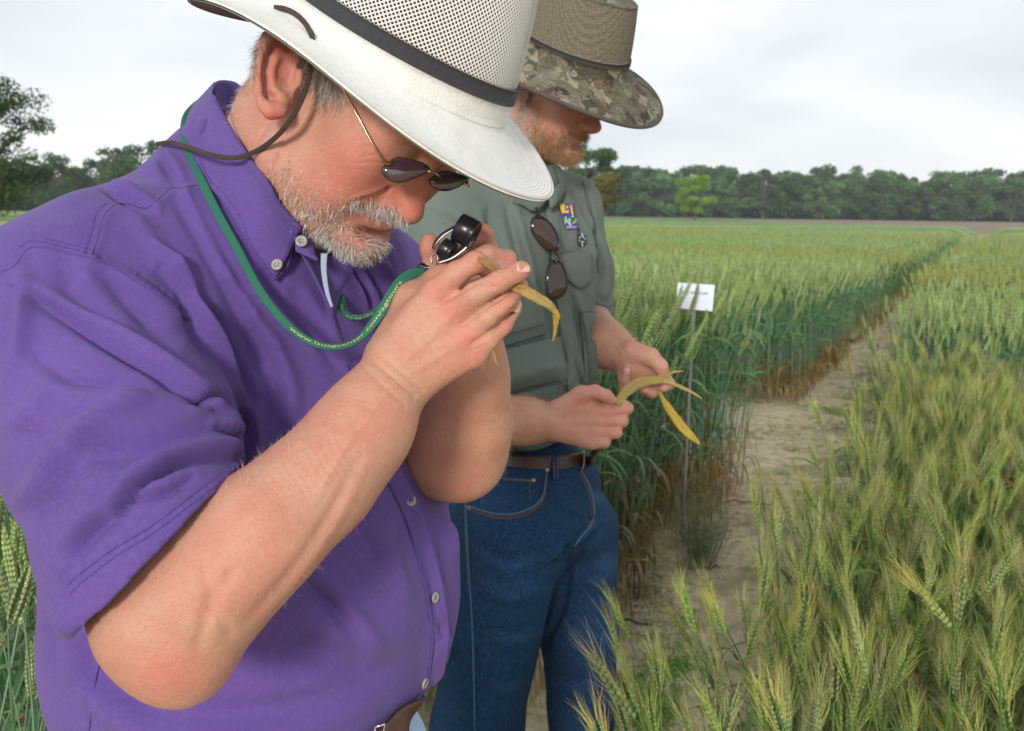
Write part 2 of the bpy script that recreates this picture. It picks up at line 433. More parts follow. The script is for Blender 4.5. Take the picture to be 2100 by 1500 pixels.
near_xs = np.concatenate([-np.geomspace(1, 1200, 26)[::-1]-2, np.linspace(-2.9, 6, 150), np.geomspace(1, 1200, 26)+5.5]); near_ys = np.concatenate([[-30, -10, -4], np.linspace(-1.5, 12, 200), np.geomspace(1, 1500, 34)+11.6])
sheet(near_xs, near_ys, lambda X, Y, P_: np.where((Y < 12.5) & (np.abs(X) < 7), nz(P_, 2.2)*.018+nz(P_, 9, 3)*.009, 0), 'ground', M_soil)
# far bare field, grass beyond on the left
g = G('ploughed_brown_field'); g.p('Base Color', g.mix(g.noise(.05, 4), (.21, .145, .095), (.29, .21, .14))); g.p('Roughness', 1); M_plough = g.m
tag(ob('bare_field', UV([97, 97, 500, 500], [-45, 300, 300, -45], .004)[[0, 1, 2, 3]], np.array([[0, 3, 2, 1]]), M_plough, world=False), kind='structure')
g = G('meadow_grass'); g.p('Base Color', g.mix(g.noise(.3, 4), (.10, .155, .045), (.19, .24, .08))); g.p('Roughness', 1); M_mead = g.m
tag(ob('meadow', UV([60, 60, 600, 600], [-500, -45.2, -45.2, -500], .008), np.array([[0, 3, 2, 1]]), M_mead, world=False), kind='structure')

# ------------------------------------------------------------------ wheat
def plant_mat(name, rough=.55):
    g = G(name); oi = g.n('ShaderNodeObjectInfo'); c = g.attr(); n = g.noise(60, 2)
    hs = g.n('ShaderNodeHueSaturation'); g.set(hs.inputs['Hue'], g.math('ADD', g.math('MULTIPLY', oi.outputs['Random'], .035), .4825)); g.set(hs.inputs['Saturation'], g.math('ADD', g.math('MULTIPLY', oi.outputs['Random'], .3), .85))
    g.set(hs.inputs['Value'], g.math('ADD', g.math('MULTIPLY', g.math('FRACT', g.math('MULTIPLY', oi.outputs['Random'], 7.31)), .5), .75)); g.l(c, hs.inputs['Color'])
    g.p('Base Color', hs.outputs[0]); g.p('Roughness', rough); g.p('Specular IOR Level', .35)
    tr = g.n('ShaderNodeBsdfTranslucent'); g.l(hs.outputs[0], tr.inputs[0]); mx = g.n('ShaderNodeMixShader'); mx.inputs[0].default_value = .22
    g.l(g.b.outputs[0], mx.inputs[1]); g.l(tr.outputs[0], mx.inputs[2]); g.l(mx.outputs[0], g.out.inputs[0]); return g.m
M_plant = plant_mat('wheat_green')
def lump(c, ax, r, L_, sides=5):
    """pointed grain-like lump"""
    ax = ax/np.linalg.norm(ax); u_ = np.cross(ax, (.3, .5, .8)); u_ /= np.linalg.norm(u_); v_ = np.cross(ax, u_); t = np.linspace(0, 2*PI, sides, endpoint=False)
    V = [c-ax*L_*.5]; V = np.concatenate([[c-ax*L_*.45]]+[c+ax*L_*h+r*k*(np.cos(t)[:, None]*u_+np.sin(t)[:, None]*v_) for h, k in ((-.2, .85), (.12, .95))]+[[c+ax*L_*.6]])
    j = np.arange(sides); k = (j+1) % sides
    F3 = np.concatenate([np.stack([np.zeros(sides, int), 1+k, 1+j], 1), np.stack([1+sides+j, 1+sides+k, np.full(sides, 1+2*sides)], 1)])
    return V, [np.stack([1+j, 1+k, 1+sides+k, 1+sides+j], 1), F3]
def ear_geo(base, tip, rng, awn=.07, nsp=20, fat=1.0, c1=(.20, .24, .07), c2=(.36, .36, .13), ca=(.42, .34, .12), detail=2, awn_n=2):
    """wheat ear between two points: rows of spikelets, awns"""
    base = np.array(base, float); tip = np.array(tip, float); ax = tip-base; L_ = np.linalg.norm(ax); ax /= L_
    s_ = np.cross(ax, rng.normal(size=3)); s_ /= np.linalg.norm(s_); q = np.cross(ax, s_); parts, cols = [], []
    for i in range(nsp):
        h = i/nsp; sd_ = 1 if i % 2 else -1; w_ = math.sin(PI*min(1, h*.88+.14))**.5*fat
        c = base+ax*L_*h+s_*sd_*.0030*w_
        for k in ((-1, 0, 1) if detail > 1 else (0,)):
            d = ax*1.0+s_*sd_*(.34-.1*abs(k))+q*k*.36+rng.normal(size=3)*.08
            off_ = s_*sd_*.0010+q*k*.0026*w_
            V, F = lump(c+off_+ax*.003, d, (.0022 if detail > 1 else .0042)*w_*rng.uniform(.85, 1.15), L_/nsp*(2.5 if detail > 1 else 2.8), 5 if detail > 1 else 4)
            parts.append((V, F)); t = rng.random(); cc = np.array(c1)*(1-t)+np.array(c2)*t
            gr = np.linspace(.75, 1.35, len(V))[:, None]; cols.append(cc*gr)
        if awn > 0:
            for k in range(awn_n):
                d = ax+s_*sd_*(.16+.10*rng.random())+q*(rng.random()-.5)*.42+rng.normal(size=3)*.05; d /= np.linalg.norm(d)
                l = awn*rng.uniform(.65, 1.15)*(1-.25*h); sd2 = np.cross(d, rng.normal(size=3)); sd2 /= np.linalg.norm(sd2); p0 = c+d*.004; w0 = .00034
                bend_ = rng.normal(size=3)*.10; m_ = p0+d*l*.5; e_ = p0+(d+bend_)*l
                V = np.array([p0-sd2*w0, p0+sd2*w0, m_+sd2*w0*.75, m_-sd2*w0*.75, e_]); parts.append((V, [np.array([[0, 1, 2, 3]]), np.array([[3, 2, 4]])])); cols.append(np.tile(np.array(ca)*rng.uniform(.7, 1.25), (5, 1)))
    V, F = join(parts); return V, F, np.clip(np.concatenate(cols), 0, 1)
def blade_geo(p0, dirv, length, width, droop, rng, col0, col1, n=7, twist=.5):
    d = np.array(dirv, float); d /= np.linalg.norm(d); p = np.array(p0, float); s_ = np.cross(d, (0, 0, 1)); s_ /= np.linalg.norm(s_)+1e-9; V, C_ = [], []
    for i in range(n+1):
        t = i/n; w_ = width*(.45+.55*math.sin(PI*min(1, t*.9+.12)))*(1-t**3); a = twist*t; nn_ = np.cross(s_, d); ss = s_*math.cos(a)+nn_*math.sin(a)
        V += [p-ss*w_/2, p-nn_*w_*.12, p+ss*w_/2]; cc = np.array(col0)*(1-t)+np.array(col1)*t; C_ += [cc, cc*.85, cc]
        d = d+np.array([0, 0, -1])*droop/n*(1+t); d /= np.linalg.norm(d); p = p+d*length/n
    V = np.array(V); i = np.arange(n)[:, None]*3; j = np.arange(2)[None]
    return V, np.stack([i+j, i+j+1, i+3+j+1, i+3+j], -1).reshape(-1, 4), np.array(C_)
def stem_geo(pts, r0, r1, c0, c1, sides=5, n=5):
    P_ = cr_curve(pts, n); V, F = tube(P_, np.linspace(r0, r1, len(P_)), sides, cap=False, ref=(1, 0, 0)); t = np.repeat(np.linspace(0, 1, len(P_)), sides)[:, None]
    return V, F, np.array(c0)*(1-t)+np.array(c1)*t
BLUE = dict(top=(.19, .32, .18), mid=(.14, .27, .165), leaf=(.095, .22, .065), leaf2=(.19, .32, .12), e1=(.23, .34, .11), e2=(.42, .50, .20), low=(.32, .23, .09), low2=(.28, .17, .07))
YELL = dict(top=(.15, .23, .05), mid=(.06, .14, .05), leaf=(.07, .16, .06), leaf2=(.17, .24, .045), e1=(.11, .19, .06), e2=(.28, .36, .12), low=(.36, .23, .06), low2=(.36, .15, .03))
def plant_parts(rng, H, pal, awn, earL, detail=2, lean=.12, nleaf=3, fat=1.0, awn_n=2, lowmix=1.0):
    """stem, ear and leaves of one tiller rooted at the origin"""
    a = rng.uniform(0, 2*PI); ln = rng.uniform(.02, lean); dx, dy = math.cos(a)*ln, math.sin(a)*ln
    top = np.array([dx, dy, H]); pts = [(0, 0, -.02), (dx*.10, dy*.10, H*.35), (dx*.4, dy*.4, H*.7), tuple(top)]
    st_ = stem_geo(pts, .0020, .0013, pal['low'] if detail > 1 else pal['mid'], pal['top'], 5 if detail > 1 else 3, 4 if detail > 1 else 2)
    st_ = (st_[0], st_[1], np.where(st_[0][:, 2:3] > .25, np.array(pal['mid'])*(1-np.clip((st_[0][:, 2:3]-.3)/.5, 0, 1))+np.array(pal['top'])*np.clip((st_[0][:, 2:3]-.3)/.5, 0, 1), np.array(pal['low'])*.8))
    dr = np.array([dx, dy, 0])*2.2/max(ln, .02)*ln*1.6+rng.normal(size=3)*.05*np.array([1, 1, 0])+np.array([0, 0, 1]); dr /= np.linalg.norm(dr)
    er = ear_geo(top, top+dr*earL, rng, awn, 20 if detail > 1 else 9, fat, pal['e1'], pal['e2'], (.43, .44, .14) if awn > .03 else pal['e2'], detail, awn_n)
    lv = []
    for i in range(nleaf):
        h = (.82, .58, .34, .16)[i]*H*rng.uniform(.9, 1.08); b = rng.uniform(0, 2*PI); t = h/H; p0 = np.array([dx*t*t, dy*t*t, h])
        low_ = i >= 2 or rng.random() < .12*lowmix; c0, c1 = (pal['low'], pal['low2']) if low_ else (pal['leaf'], pal['leaf2'])
        if low_ and rng.random() < .35: c0 = pal['leaf']
        lv.append(blade_geo(p0, (math.cos(b)*.55, math.sin(b)*.55, 1.0 if not low_ else .5), rng.uniform(.13, .23), rng.uniform(.009, .014), rng.uniform(.9, 2.4) if not low_ else rng.uniform(2, 3.5), rng, c0, np.array(c1)*rng.uniform(.8, 1.2), 7 if detail > 1 else 4, rng.uniform(-1.5, 1.5)))
    return st_, er, lv
rw = np.random.default_rng(11)
def mk(name, g3): m_ = mesh_np(name, g3[0], g3[1], True, False, g3[2]); m_.materials.append(M_plant); return m_
def proto_set(n, **k):
    L_ = []
    for i in range(n):
        st_, er, lv = plant_parts(rw, rw.uniform(*k.get('H', (.70, .82))), k['pal'], k.get('awn', 0), rw.uniform(*k.get('ear', (.085, .105))), k.get('detail', 2), k.get('lean', .12), k.get('nleaf', 3), k.get('fat', 1.0), k.get('awn_n', 2))
        L_.append((st_, er, lv))
    return L_
P_beard = proto_set(9, pal=YELL, awn=.078, H=(.58, .76), lean=.17, ear=(.066, .088), fat=.98, nleaf=3, awn_n=3)
P_blue = proto_set(8, pal=BLUE, awn=.012, H=(.70, .86), lean=.14, ear=(.09, .115), fat=1.1, nleaf=4, awn_n=1)
P_bluelo = proto_set(6, pal=BLUE, awn=.03, H=(.70, .82), lean=.12, ear=(.09, .11), fat=1.1, detail=1, nleaf=3, awn_n=1)
YG = dict(YELL); YG.update(e1=(.25, .31, .09), e2=(.44, .45, .15))
P_yello = proto_set(5, pal=YG, awn=.05, H=(.68, .80), lean=.14, detail=1, nleaf=3, awn_n=1)
def whole(name, p):
    V, F = join([(a[0], a[1]) for a in [p[0], p[1]]+p[2]]); c_ = np.concatenate([a[2] for a in [p[0], p[1]]+p[2]]); return mk(name, (V, F, c_))
def meshes_of(P_, name): return [whole(name, p) for p in P_]
MB_, ML_, MLL, MYL = meshes_of(P_beard, 'bearded_wheat'), meshes_of(P_blue, 'green_wheat'), meshes_of(P_bluelo, 'green_wheat_far'), meshes_of(P_yello, 'yellow_wheat_far')
def scatter(name, pts, rotz, scl, tilt, protos, label):
    """one mass of plants: points carrying instances (geometry nodes), kind stuff"""
    me = bpy.data.meshes.new(name); me.vertices.add(len(pts)); me.vertices.foreach_set('co', np.asarray(pts, np.float32).ravel())
    for nm, dat, ty in (('rot', np.stack([tilt[:, 0], tilt[:, 1], rotz], 1), 'FLOAT_VECTOR'), ):
        at = me.attributes.new(nm, ty, 'POINT'); at.data.foreach_set('vector', dat.astype(np.float32).ravel())
    at = me.attributes.new('scl', 'FLOAT', 'POINT'); at.data.foreach_set('value', np.asarray(scl, np.float32))
    at = me.attributes.new('pid', 'INT', 'POINT'); at.data.foreach_set('value', rw.integers(0, len(protos), len(pts)).astype(np.int32))
    o = bpy.data.objects.new(name, me); COL.objects.link(o); tag(o, kind='stuff')
    ng = bpy.data.node_groups.new(name, 'GeometryNodeTree'); ng.interface.new_socket('Geometry', in_out='INPUT', socket_type='NodeSocketGeometry'); ng.interface.new_socket('Geometry', in_out='OUTPUT', socket_type='NodeSocketGeometry')
    gi = ng.nodes.new('NodeGroupInput'); go = ng.nodes.new('NodeGroupOutput'); ip = ng.nodes.new('GeometryNodeInstanceOnPoints'); gj = ng.nodes.new('GeometryNodeGeometryToInstance')
    for mm in protos[::-1]:
        po = bpy.data.objects.new(mm.name+'_pattern', mm); oi = ng.nodes.new('GeometryNodeObjectInfo'); oi.inputs[0].default_value = po; oi.transform_space = 'ORIGINAL'; ng.links.new(oi.outputs['Geometry'], gj.inputs[0])
    def at_(nm, ty): n_ = ng.nodes.new('GeometryNodeInputNamedAttribute'); n_.data_type = ty; n_.inputs[0].default_value = nm; return n_.outputs[0]
    ng.links.new(gi.outputs[0], ip.inputs['Points']); ng.links.new(gj.outputs[0], ip.inputs['Instance']); ip.inputs['Pick Instance'].default_value = True
    ng.links.new(at_('pid', 'INT'), ip.inputs['Instance Index']); e2r = ng.nodes.new('FunctionNodeEulerToRotation'); ng.links.new(at_('rot', 'FLOAT_VECTOR'), e2r.inputs[0]); ng.links.new(e2r.outputs[0], ip.inputs['Rotation'])
    ng.links.new(at_('scl', 'FLOAT'), ip.inputs['Scale']); ng.links.new(ip.outputs[0], go.inputs[0]); md = o.modifiers.new('plants', 'NODES'); md.node_group = ng
    return o
def plot_pts(u0, u1, v0, v1, dens, edge=.06):
    n = int((u1-u0)*(v1-v0)*dens); u = rw.uniform(u0, u1, n); v = rw.uniform(v0, v1, n)
    v = np.round(v/.17)*.17+rw.normal(size=n)*.03; k = (v > v0-.05) & (v < v1+.05); return UV(u[k], v[k]), u[k], v[k]
def keep_view(Pw, m_=260, top=.9):
    pp, zz = inpix(Pw+np.array([0, 0, .6])); return (zz > .05) & (pp[:, 0] > -m_) & (pp[:, 0] < 2100+m_)
def rnd(n, sc=(.9, 1.12), tl=.06): return rw.uniform(0, 2*PI, n), rw.uniform(*sc, n), rw.normal(size=(n, 2))*tl
def far_from_people(Pw):
    a = np.hypot(Pw[:, 0]+.28, Pw[:, 1]-.95) > .42; b = np.hypot(Pw[:, 0]-.05, Pw[:, 1]-1.95) > .36; return a & b & (np.hypot(Pw[:, 0], Pw[:, 1]) > 1.0)
rows_ = []
# bearded plot at the right
Pc, uc, vc = plot_pts(1.12, 5.75, -.54, 3.1, 370); k = keep_view(Pc) & far_from_people(Pc) & (np.hypot(Pc[:, 0], Pc[:, 1]) > 1.3) & ((vc > -.36) | ((uc < 1.5) & (rw.random(len(uc)) < .22))); Pc = Pc[k]
# green plot behind the second man, plot at the lower left
Pa, ua, va = plot_pts(2.45, 5.5, -3.4, -1.19, 430); pq, zq = inpix(Pa+np.array([0, 0, 1.08])); k = keep_view(Pa) & far_from_people(Pa) & ~((pq[:, 0] > 1360) & (pq[:, 0] < 1490) & (pq[:, 1] < 652) & (zq < 4.6)); Pa = Pa[k]
Pb, ub, vb = plot_pts(.25, 2.1, -3.2, -1.22, 380); k = keep_view(Pb, 300) & far_from_people(Pb); Pb = Pb[k]
def individuals(Pw, n, protos, group, label, spread=None, sc_=1.0):
    """the plants that show largest, each an object of its own with stem, ear and leaves"""
    pp, zz = inpix(Pw+np.array([0, 0, .75])); vis = (pp[:, 0] > -20) & (pp[:, 0] < 2120) & (pp[:, 1] < 1600) & (zz > .1)
    if spread is not None: vis &= spread(pp, zz)
    o_ = np.argsort(np.where(vis, zz, 1e9))[:n]; msh = []
    for st_, er, lv in protos: msh.append((mk('wheat_plant', st_), mk('ear', er), [mk('leaf', l) for l in lv]))
    for q, i in enumerate(o_):
        a, b, ls = msh[q % len(msh)]; r = bpy.data.objects.new('wheat_plant', a); COL.objects.link(r); r.location = Pw[i]; s_ = rw.uniform(.9, 1.1)*sc_; r.scale = (s_,)*3; r.rotation_euler = (rw.normal()*.06, rw.normal()*.06, rw.uniform(0, 2*PI))
        tag(r, label, 'wheat plant', group)
        for nm, m_ in [('ear', b)]+[('leaf', l) for l in ls]:
            c_ = bpy.data.objects.new(nm, m_); COL.objects.link(c_); c_.parent = r
    m_ = np.ones(len(Pw), bool); m_[o_] = False; return Pw[m_]
Pc = individuals(Pc, 205, P_beard, 'bearded wheat along the right side of the path', 'ripening bearded wheat plant in the plot right of the dirt path')
Pb = individuals(Pb, 30, P_blue, 'green wheat at the lower left', 'green wheat plant beside the purple sleeve at the lower left', lambda pp, zz: pp[:, 0] < 260)
Pa = individuals(Pa, 60, P_blue, 'green wheat behind the second man', 'tall green wheat plant right of the man in jeans', lambda pp, zz: (pp[:, 0] > 1230) & (pp[:, 0] < 1500), 1.20)
for Pw, pr, nm in ((Pc, MB_, 'bearded_wheat_stand'), (Pa, ML_, 'green_wheat_stand'), (Pb, ML_, 'green_wheat_stand')):
    r_, s_, t_ = rnd(len(Pw)); s_ = s_*(1.20 if pr is ML_ and Pw is Pa else 1.0); scatter(nm, Pw, r_, s_, t_, pr, '')
def edge_boost(u, v, u0, v1): return (u < u0+.5) | (v > v1-.4)
Pm, um, vm = plot_pts(8.0, 11.4, -13, -1.27, 330); k = keep_view(Pm, 500) & ((um < 9.2) | (vm > -2.2) | (rw.random(len(um)) < .55)); Pm = Pm[k]; r_, s_, t_ = rnd(len(Pm), (.95, 1.15)); scatter('green_wheat_stand', Pm, r_, s_, t_, ML_, '')
acc, accy = [], []
ub_ = 12.2
for i in range(9):
    L_ = 3.5; Pm, um, vm = plot_pts(ub_, ub_+L_, -1.3-(14+i*4), -1.3-(0 if i else 0), (200, 150, 110, 80, 60, 45, 35, 30, 25)[i]*1.0); k = keep_view(Pm, 400); (acc if i % 3 != 1 else accy).append(Pm[k]); ub_ += L_+.8
Pm, um, vm = plot_pts(7.1, 10.3, -.62, 5.5, 320); k = keep_view(Pm, 60); PR1 = Pm[k]
ub_ = 11.2
for i in range(8):
    Pm, um, vm = plot_pts(ub_, ub_+3.5, -.80, 4+i*1.0, (200, 150, 110, 80, 60, 45, 35, 30)[i]); k = keep_view(Pm, 60); (acc if i % 2 else accy).append(Pm[k]); ub_ += 4.3
r_, s_, t_ = rnd(len(PR1)); scatter('green_wheat_stand', PR1, r_, s_*.98, t_, MLL, '')
A_ = np.concatenate(acc); r_, s_, t_ = rnd(len(A_)); scatter('green_wheat_stand', A_, r_, s_, t_, MLL, '')
A_ = np.concatenate(accy); r_, s_, t_ = rnd(len(A_)); scatter('yellow_wheat_stand', A_, r_, s_, t_, MYL, '')
# far canopy: uneven sheet at ear height, plot by plot
g = G('far_wheat_canopy'); n1 = g.noise(.12, 3); n2 = g.noise(3.0, 5, .7); n3 = g.noise(1.0, 3, .5, g.scale((.03, .10, 1)))
c = g.ramp(n3, (.36, (.15, .26, .10)), (.5, (.25, .35, .14)), (.62, (.34, .39, .17))); c = g.mix(g.math('MULTIPLY', g.ramp(n2, (.35, 1.), (.55, 0.)), .5), c, (.12, .19, .075)); g.p('Base Color', c); g.p('Roughness', 1); g.p('Specular IOR Level', .1); M_can = g.m
def canopy(v0, v1, us, name):
    vs = np.concatenate([[v0], np.linspace(v0+.3, v1, 70)]) if v1 < 0 else np.concatenate([np.linspace(v0, v1-.3, 60), [v1]])
    def zf(X, Y, P_):
        u = X; d = np.clip(.66+.10*nz(P_, 1.2)+.08*nz(P_, 5, 2), 0, 1); ph = ((u-12.2) % 4.3); gap = (ph > 3.55) & (u < 60); d = np.where(gap, .12, d); e = (np.abs(Y-v0) < 1e-6) if v0 > -2 else (np.abs(Y-v1) < 1e-6); return np.where(e, .05, d)
    return sheet(us, vs, zf, name, M_can, kind='stuff', world_uv=True)
uu = [12.3]
while uu[-1] < 98: uu.append(uu[-1]+max(.16, .012*uu[-1]))
uu = np.array(uu); canopy(-90, -1.42, uu, 'wheat_canopy'); canopy(-.72, 70, uu[uu > 14], 'wheat_canopy')

# hero plants, placed one by one
def hero(tipx, tipy, bx, by, d, label, pal=YELL, awn=.075, fat=1.1, dz=0.0, bend=None):
    tip = to_world(C(tipx, tipy, d-dz)); bs = to_world(C(bx, by, d)); ax = (bs-tip); ax /= np.linalg.norm(ax)
    root = np.array([bs[0]+ax[0]*.13, bs[1]+ax[1]*.13, 0]); m1 = bs+ax*.10; root[2] = -.02
    pts = [tuple(root), tuple(root*[.8, .8, 0]+m1*[.2, .2, 0]+[0, 0, m1[2]*.5]), tuple(m1), tuple(bs)]
    loc = root.copy(); loc[2] = 0
    g3 = stem_geo(pts, .0019, .0012, pal['mid'], [q*.75 for q in pal['top']], 6, 6); r = ob('wheat_plant', g3[0]-loc, g3[1], M_plant, world=False, col=g3[2]); r.location = loc; tag(r, label, 'wheat plant')
    e3 = ear_geo(bs-loc, tip-loc, rw, awn, 22, fat, pal['e1'], pal['e2'], (.50, .42, .13), 2, 3); me = mk('ear', e3); c_ = bpy.data.objects.new('ear', me); COL.objects.link(c_); c_.parent = r
    for i in range(2):
        b3 = blade_geo(m1-loc-np.array([0, 0, .12+.2*i]), (rw.normal(), rw.normal(), 1.2), .18, .011, 2., rw, pal['leaf'], pal['leaf2']); me = mk('leaf', b3); c_ = bpy.data.objects.new('leaf', me); COL.objects.link(c_); c_.parent = r
hero(1214, 1342, 1300, 1474, 1.30, 'single bearded wheat ear leaning left across the dark jeans')
hero(1222, 1478, 1252, 1560, 1.25, 'low wheat ear at the bottom edge, in front of the jeans')
hero(1586, 985, 1632, 1085, 2.1, 'dark bearded wheat ear standing out against the bare dirt path')
hero(1645, 985, 1675, 1045, 2.3, 'small dark wheat ear just right of the ear over the bare path')
hero(1866, 1188, 1952, 1290, 1.35, 'thick wheat ear slanting left over the right plot, long awns')
hero(1975, 1150, 1962, 1275, 1.35, 'upright thick wheat ear right of the slanting ear in the right plot')
hero(1462, 1235, 1490, 1310, 1.75, 'thin wheat ear leaning left over the green weeds on the path')
hero(1580, 1425, 1612, 1530, 1.15, 'pale green wheat ear rising from the bottom edge beside the path')
hero(1655, 1215, 1640, 1330, 1.5, 'straight pale wheat ear at the left border of the right plot')
hero(1738, 735, 1750, 790, 3.6, 'lone wheat ear above the far end of the dirt path')
hero(38, 1062, 30, 1160, 1.35, 'pale green wheat ear close to the purple sleeve', BLUE, .010, 1.35)
hero(62, 1160, 22, 1280, 1.15, 'large green wheat ear leaning right at the lower left edge', BLUE, .010, 1.35)
hero(8, 1085, 30, 1205, 1.25, 'green wheat ear tilting left at the left edge', BLUE, .010, 1.3)
hero(62, 1325, 66, 1430, 1.3, 'lower green wheat ear under the purple sleeve', BLUE, .010, 1.2)

# ------------------------------------------------------------------ plot sign
M_card = simple('white_card', (.74, .78, .86), .45, var=.03); M_stake = simple('grey_stake', (.30, .30, .29), .6, var=.15); M_ink = simple('blue_grey_ink', (.35, .40, .55), .6, var=0)
sgn = empty('plot_sign', to_world(C(1421, 640, 4.45))*np.array([1, 1, 0])); tag(sgn, 'small white sign card on a grey stake among the green wheat', 'sign')
def quadbox(cs, d, th, name, mat, parent):
    a = np.array([C(x, y, d) for x, y in cs]); n_ = np.array([0, 0, th]); V = np.concatenate([a, a+n_]); F = np.array([[3, 2, 1, 0], [4, 5, 6, 7], [0, 1, 5, 4], [1, 2, 6, 5], [2, 3, 7, 6], [3, 0, 4, 7]]); return ob(name, V, F, mat, parent, smooth=False)
card = quadbox([(1390, 580), (1466, 585), (1461, 639), (1386, 632)], 4.45, .002, 'card', M_card, sgn)
base_ = from_world(np.array([to_world(C(1418, 640, 4.466))*np.array([1, 1, 0])]))[0]
Vt, Ft = tube([C(1424, 600, 4.466), C(1419, 700, 4.466), base_], .0075, 6); ob('stake', Vt, Ft, M_stake, sgn)

mk_ = []
for i, (a, b) in enumerate(((1399, 1406), (1409, 1413), (1416, 1427), (1430, 1437), (1439, 1452))):
    y0 = 597+(a-1399)*.065; mk_.append((np.array([C(a, y0, 4.4485), C(b, y0+.4, 4.4485), C(b, y0+5, 4.4485), C(a, y0+4.6, 4.4485)]), np.array([[3, 2, 1, 0]])))
V, F = join(mk_); ob('writing', V, F, M_ink, card)

# ------------------------------------------------------------------ weeds on the path
def weed(px, py, d, h, w_, n, cols, label, name='weed', leafw=.004, cat='weed'):
    b = to_world(C(px, py, d)); b[2] = 0; parts, cc = [], []
    for i in range(n):
        a = rw.uniform(0, 2*PI); r = w_*rw.random()**.6; dr = np.array([math.cos(a)*r, math.sin(a)*r, h*rw.uniform(.5, 1)]); b0_ = dr*[.45, .45, 0]; q = stem_geo([tuple(b0_), tuple(b0_*.6+dr*.5+rw.normal(size=3)*.01), tuple(dr)], .0010, .0005, cols[0], cols[1], 3, 3); parts.append(q[:2]); cc.append(q[2])
        for k in range(30):
            t = rw.uniform(.15, 1); p0 = dr*t; bl = blade_geo(p0, rw.normal(size=3)+[0, 0, .6], rw.uniform(.012, .03), leafw, 1., rw, cols[1], cols[2], 2); parts.append(bl[:2]); cc.append(bl[2])
    V, F = join(parts); o = ob(name, V, F, M_plant, world=False, col=np.concatenate(cc)); o.location = b; tag(o, label, cat)
weed(1428, 1135, 4.30, .36, .19, 90, [(.13, .14, .07), (.15, .20, .10), (.24, .28, .14)], 'bushy grey-green weed at the corner of the wheat plot by the path')
weed(1890, 640, 9.6, .32, .30, 60, [(.06, .09, .03), (.07, .13, .04), (.12, .18, .06)], 'dark green weed clump in the far gap of the path')
def clump_field(name, n, region, sz, cols, seedn):
    parts, cc = [], []
    Pw = region(n)
    for p in Pw:
        for k in range(3):
            bl = blade_geo(p+rw.normal(size=3)*[.012, .012, 0], (rw.normal(), rw.normal(), rw.uniform(.2, 1.4)), sz*rw.uniform(.5, 1.3), .0045, 1.2, rw, cols[0], np.array(cols[1])*rw.uniform(.7, 1.3), 2); parts.append(bl[:2]); cc.append(bl[2])
    V, F = join(parts); o = ob(name, V, F, M_plant, world=False, col=np.concatenate(cc)); tag(o, kind='stuff')
def reg(*spots):
    def f(n):
        out = []
        for px, py, rx, ry, wt in spots:
            k = int(n*wt); q = np.stack([px+rw.normal(size=k)*rx, py+rw.normal(size=k)*ry], 1)
            for x_, y_ in q:
                dv = to_world(C(x_, y_, 1.0))-CAM
                if dv[2] < -.02: out.append(CAM+dv*(-1.5/dv[2]))
        return np.array(out)
    return f
clump_field('ground_weeds', 2600, reg((1360, 1310, 35, 25, .25), (1400, 1350, 30, 20, .15), (1300, 1440, 50, 40, .3), (1420, 1200, 50, 20, .05), (1700, 845, 40, 8, .12), (1600, 835, 80, 5, .08), (1850, 740, 40, 30, .12)), .042, [(.09, .20, .03), (.19, .34, .06)], 3)
clump_field('dry_grass', 2600, reg((1830, 680, 40, 40, .4), (1600, 900, 90, 25, .25), (1900, 600, 25, 14, .2), (1960, 530, 20, 14, .15)), .05, [(.26, .22, .09), (.40, .34, .16)], 4)
clump_field('path_weeds', 2600, reg((1780, 800, 30, 25, .3), (1740, 900, 30, 60, .3), (1920, 570, 25, 15, .2), (1660, 1000, 40, 60, .2)), .06, [(.08, .13, .03), (.16, .22, .06)], 6)
clump_field('straw_litter', 900, reg((1520, 1120, 60, 60, .4), (1330, 1200, 40, 40, .3), (1600, 980, 60, 50, .3)), .03, [(.30, .22, .12), (.20, .13, .07)], 5)
M_twig = simple('dead_twig', (.07, .05, .035), .9, var=.3)
for k_, (a, b) in enumerate((((1488, 1032), (1590, 1042)), ((1430, 1172), (1475, 1168)), ((1280, 1275), (1330, 1290)))):
    q = []
    for t in np.linspace(0, 1, 7):
        dv = to_world(C(a[0]*(1-t)+b[0]*t, a[1]*(1-t)+b[1]*t+rw.normal()*2, 1.0))-CAM; q.append(CAM+dv*(-1.5/dv[2])+[0, 0, .012])
    Vt, Ft = tube(np.array(q), .004, 5, ref=(0, 0, 1)); tag(ob('twig', Vt, Ft, M_twig, world=False), ('long dark twig lying across the pale dirt path', 'short twig lying by the bushy weed', 'dark twig on the dirt beside the jeans')[k_], 'twig')

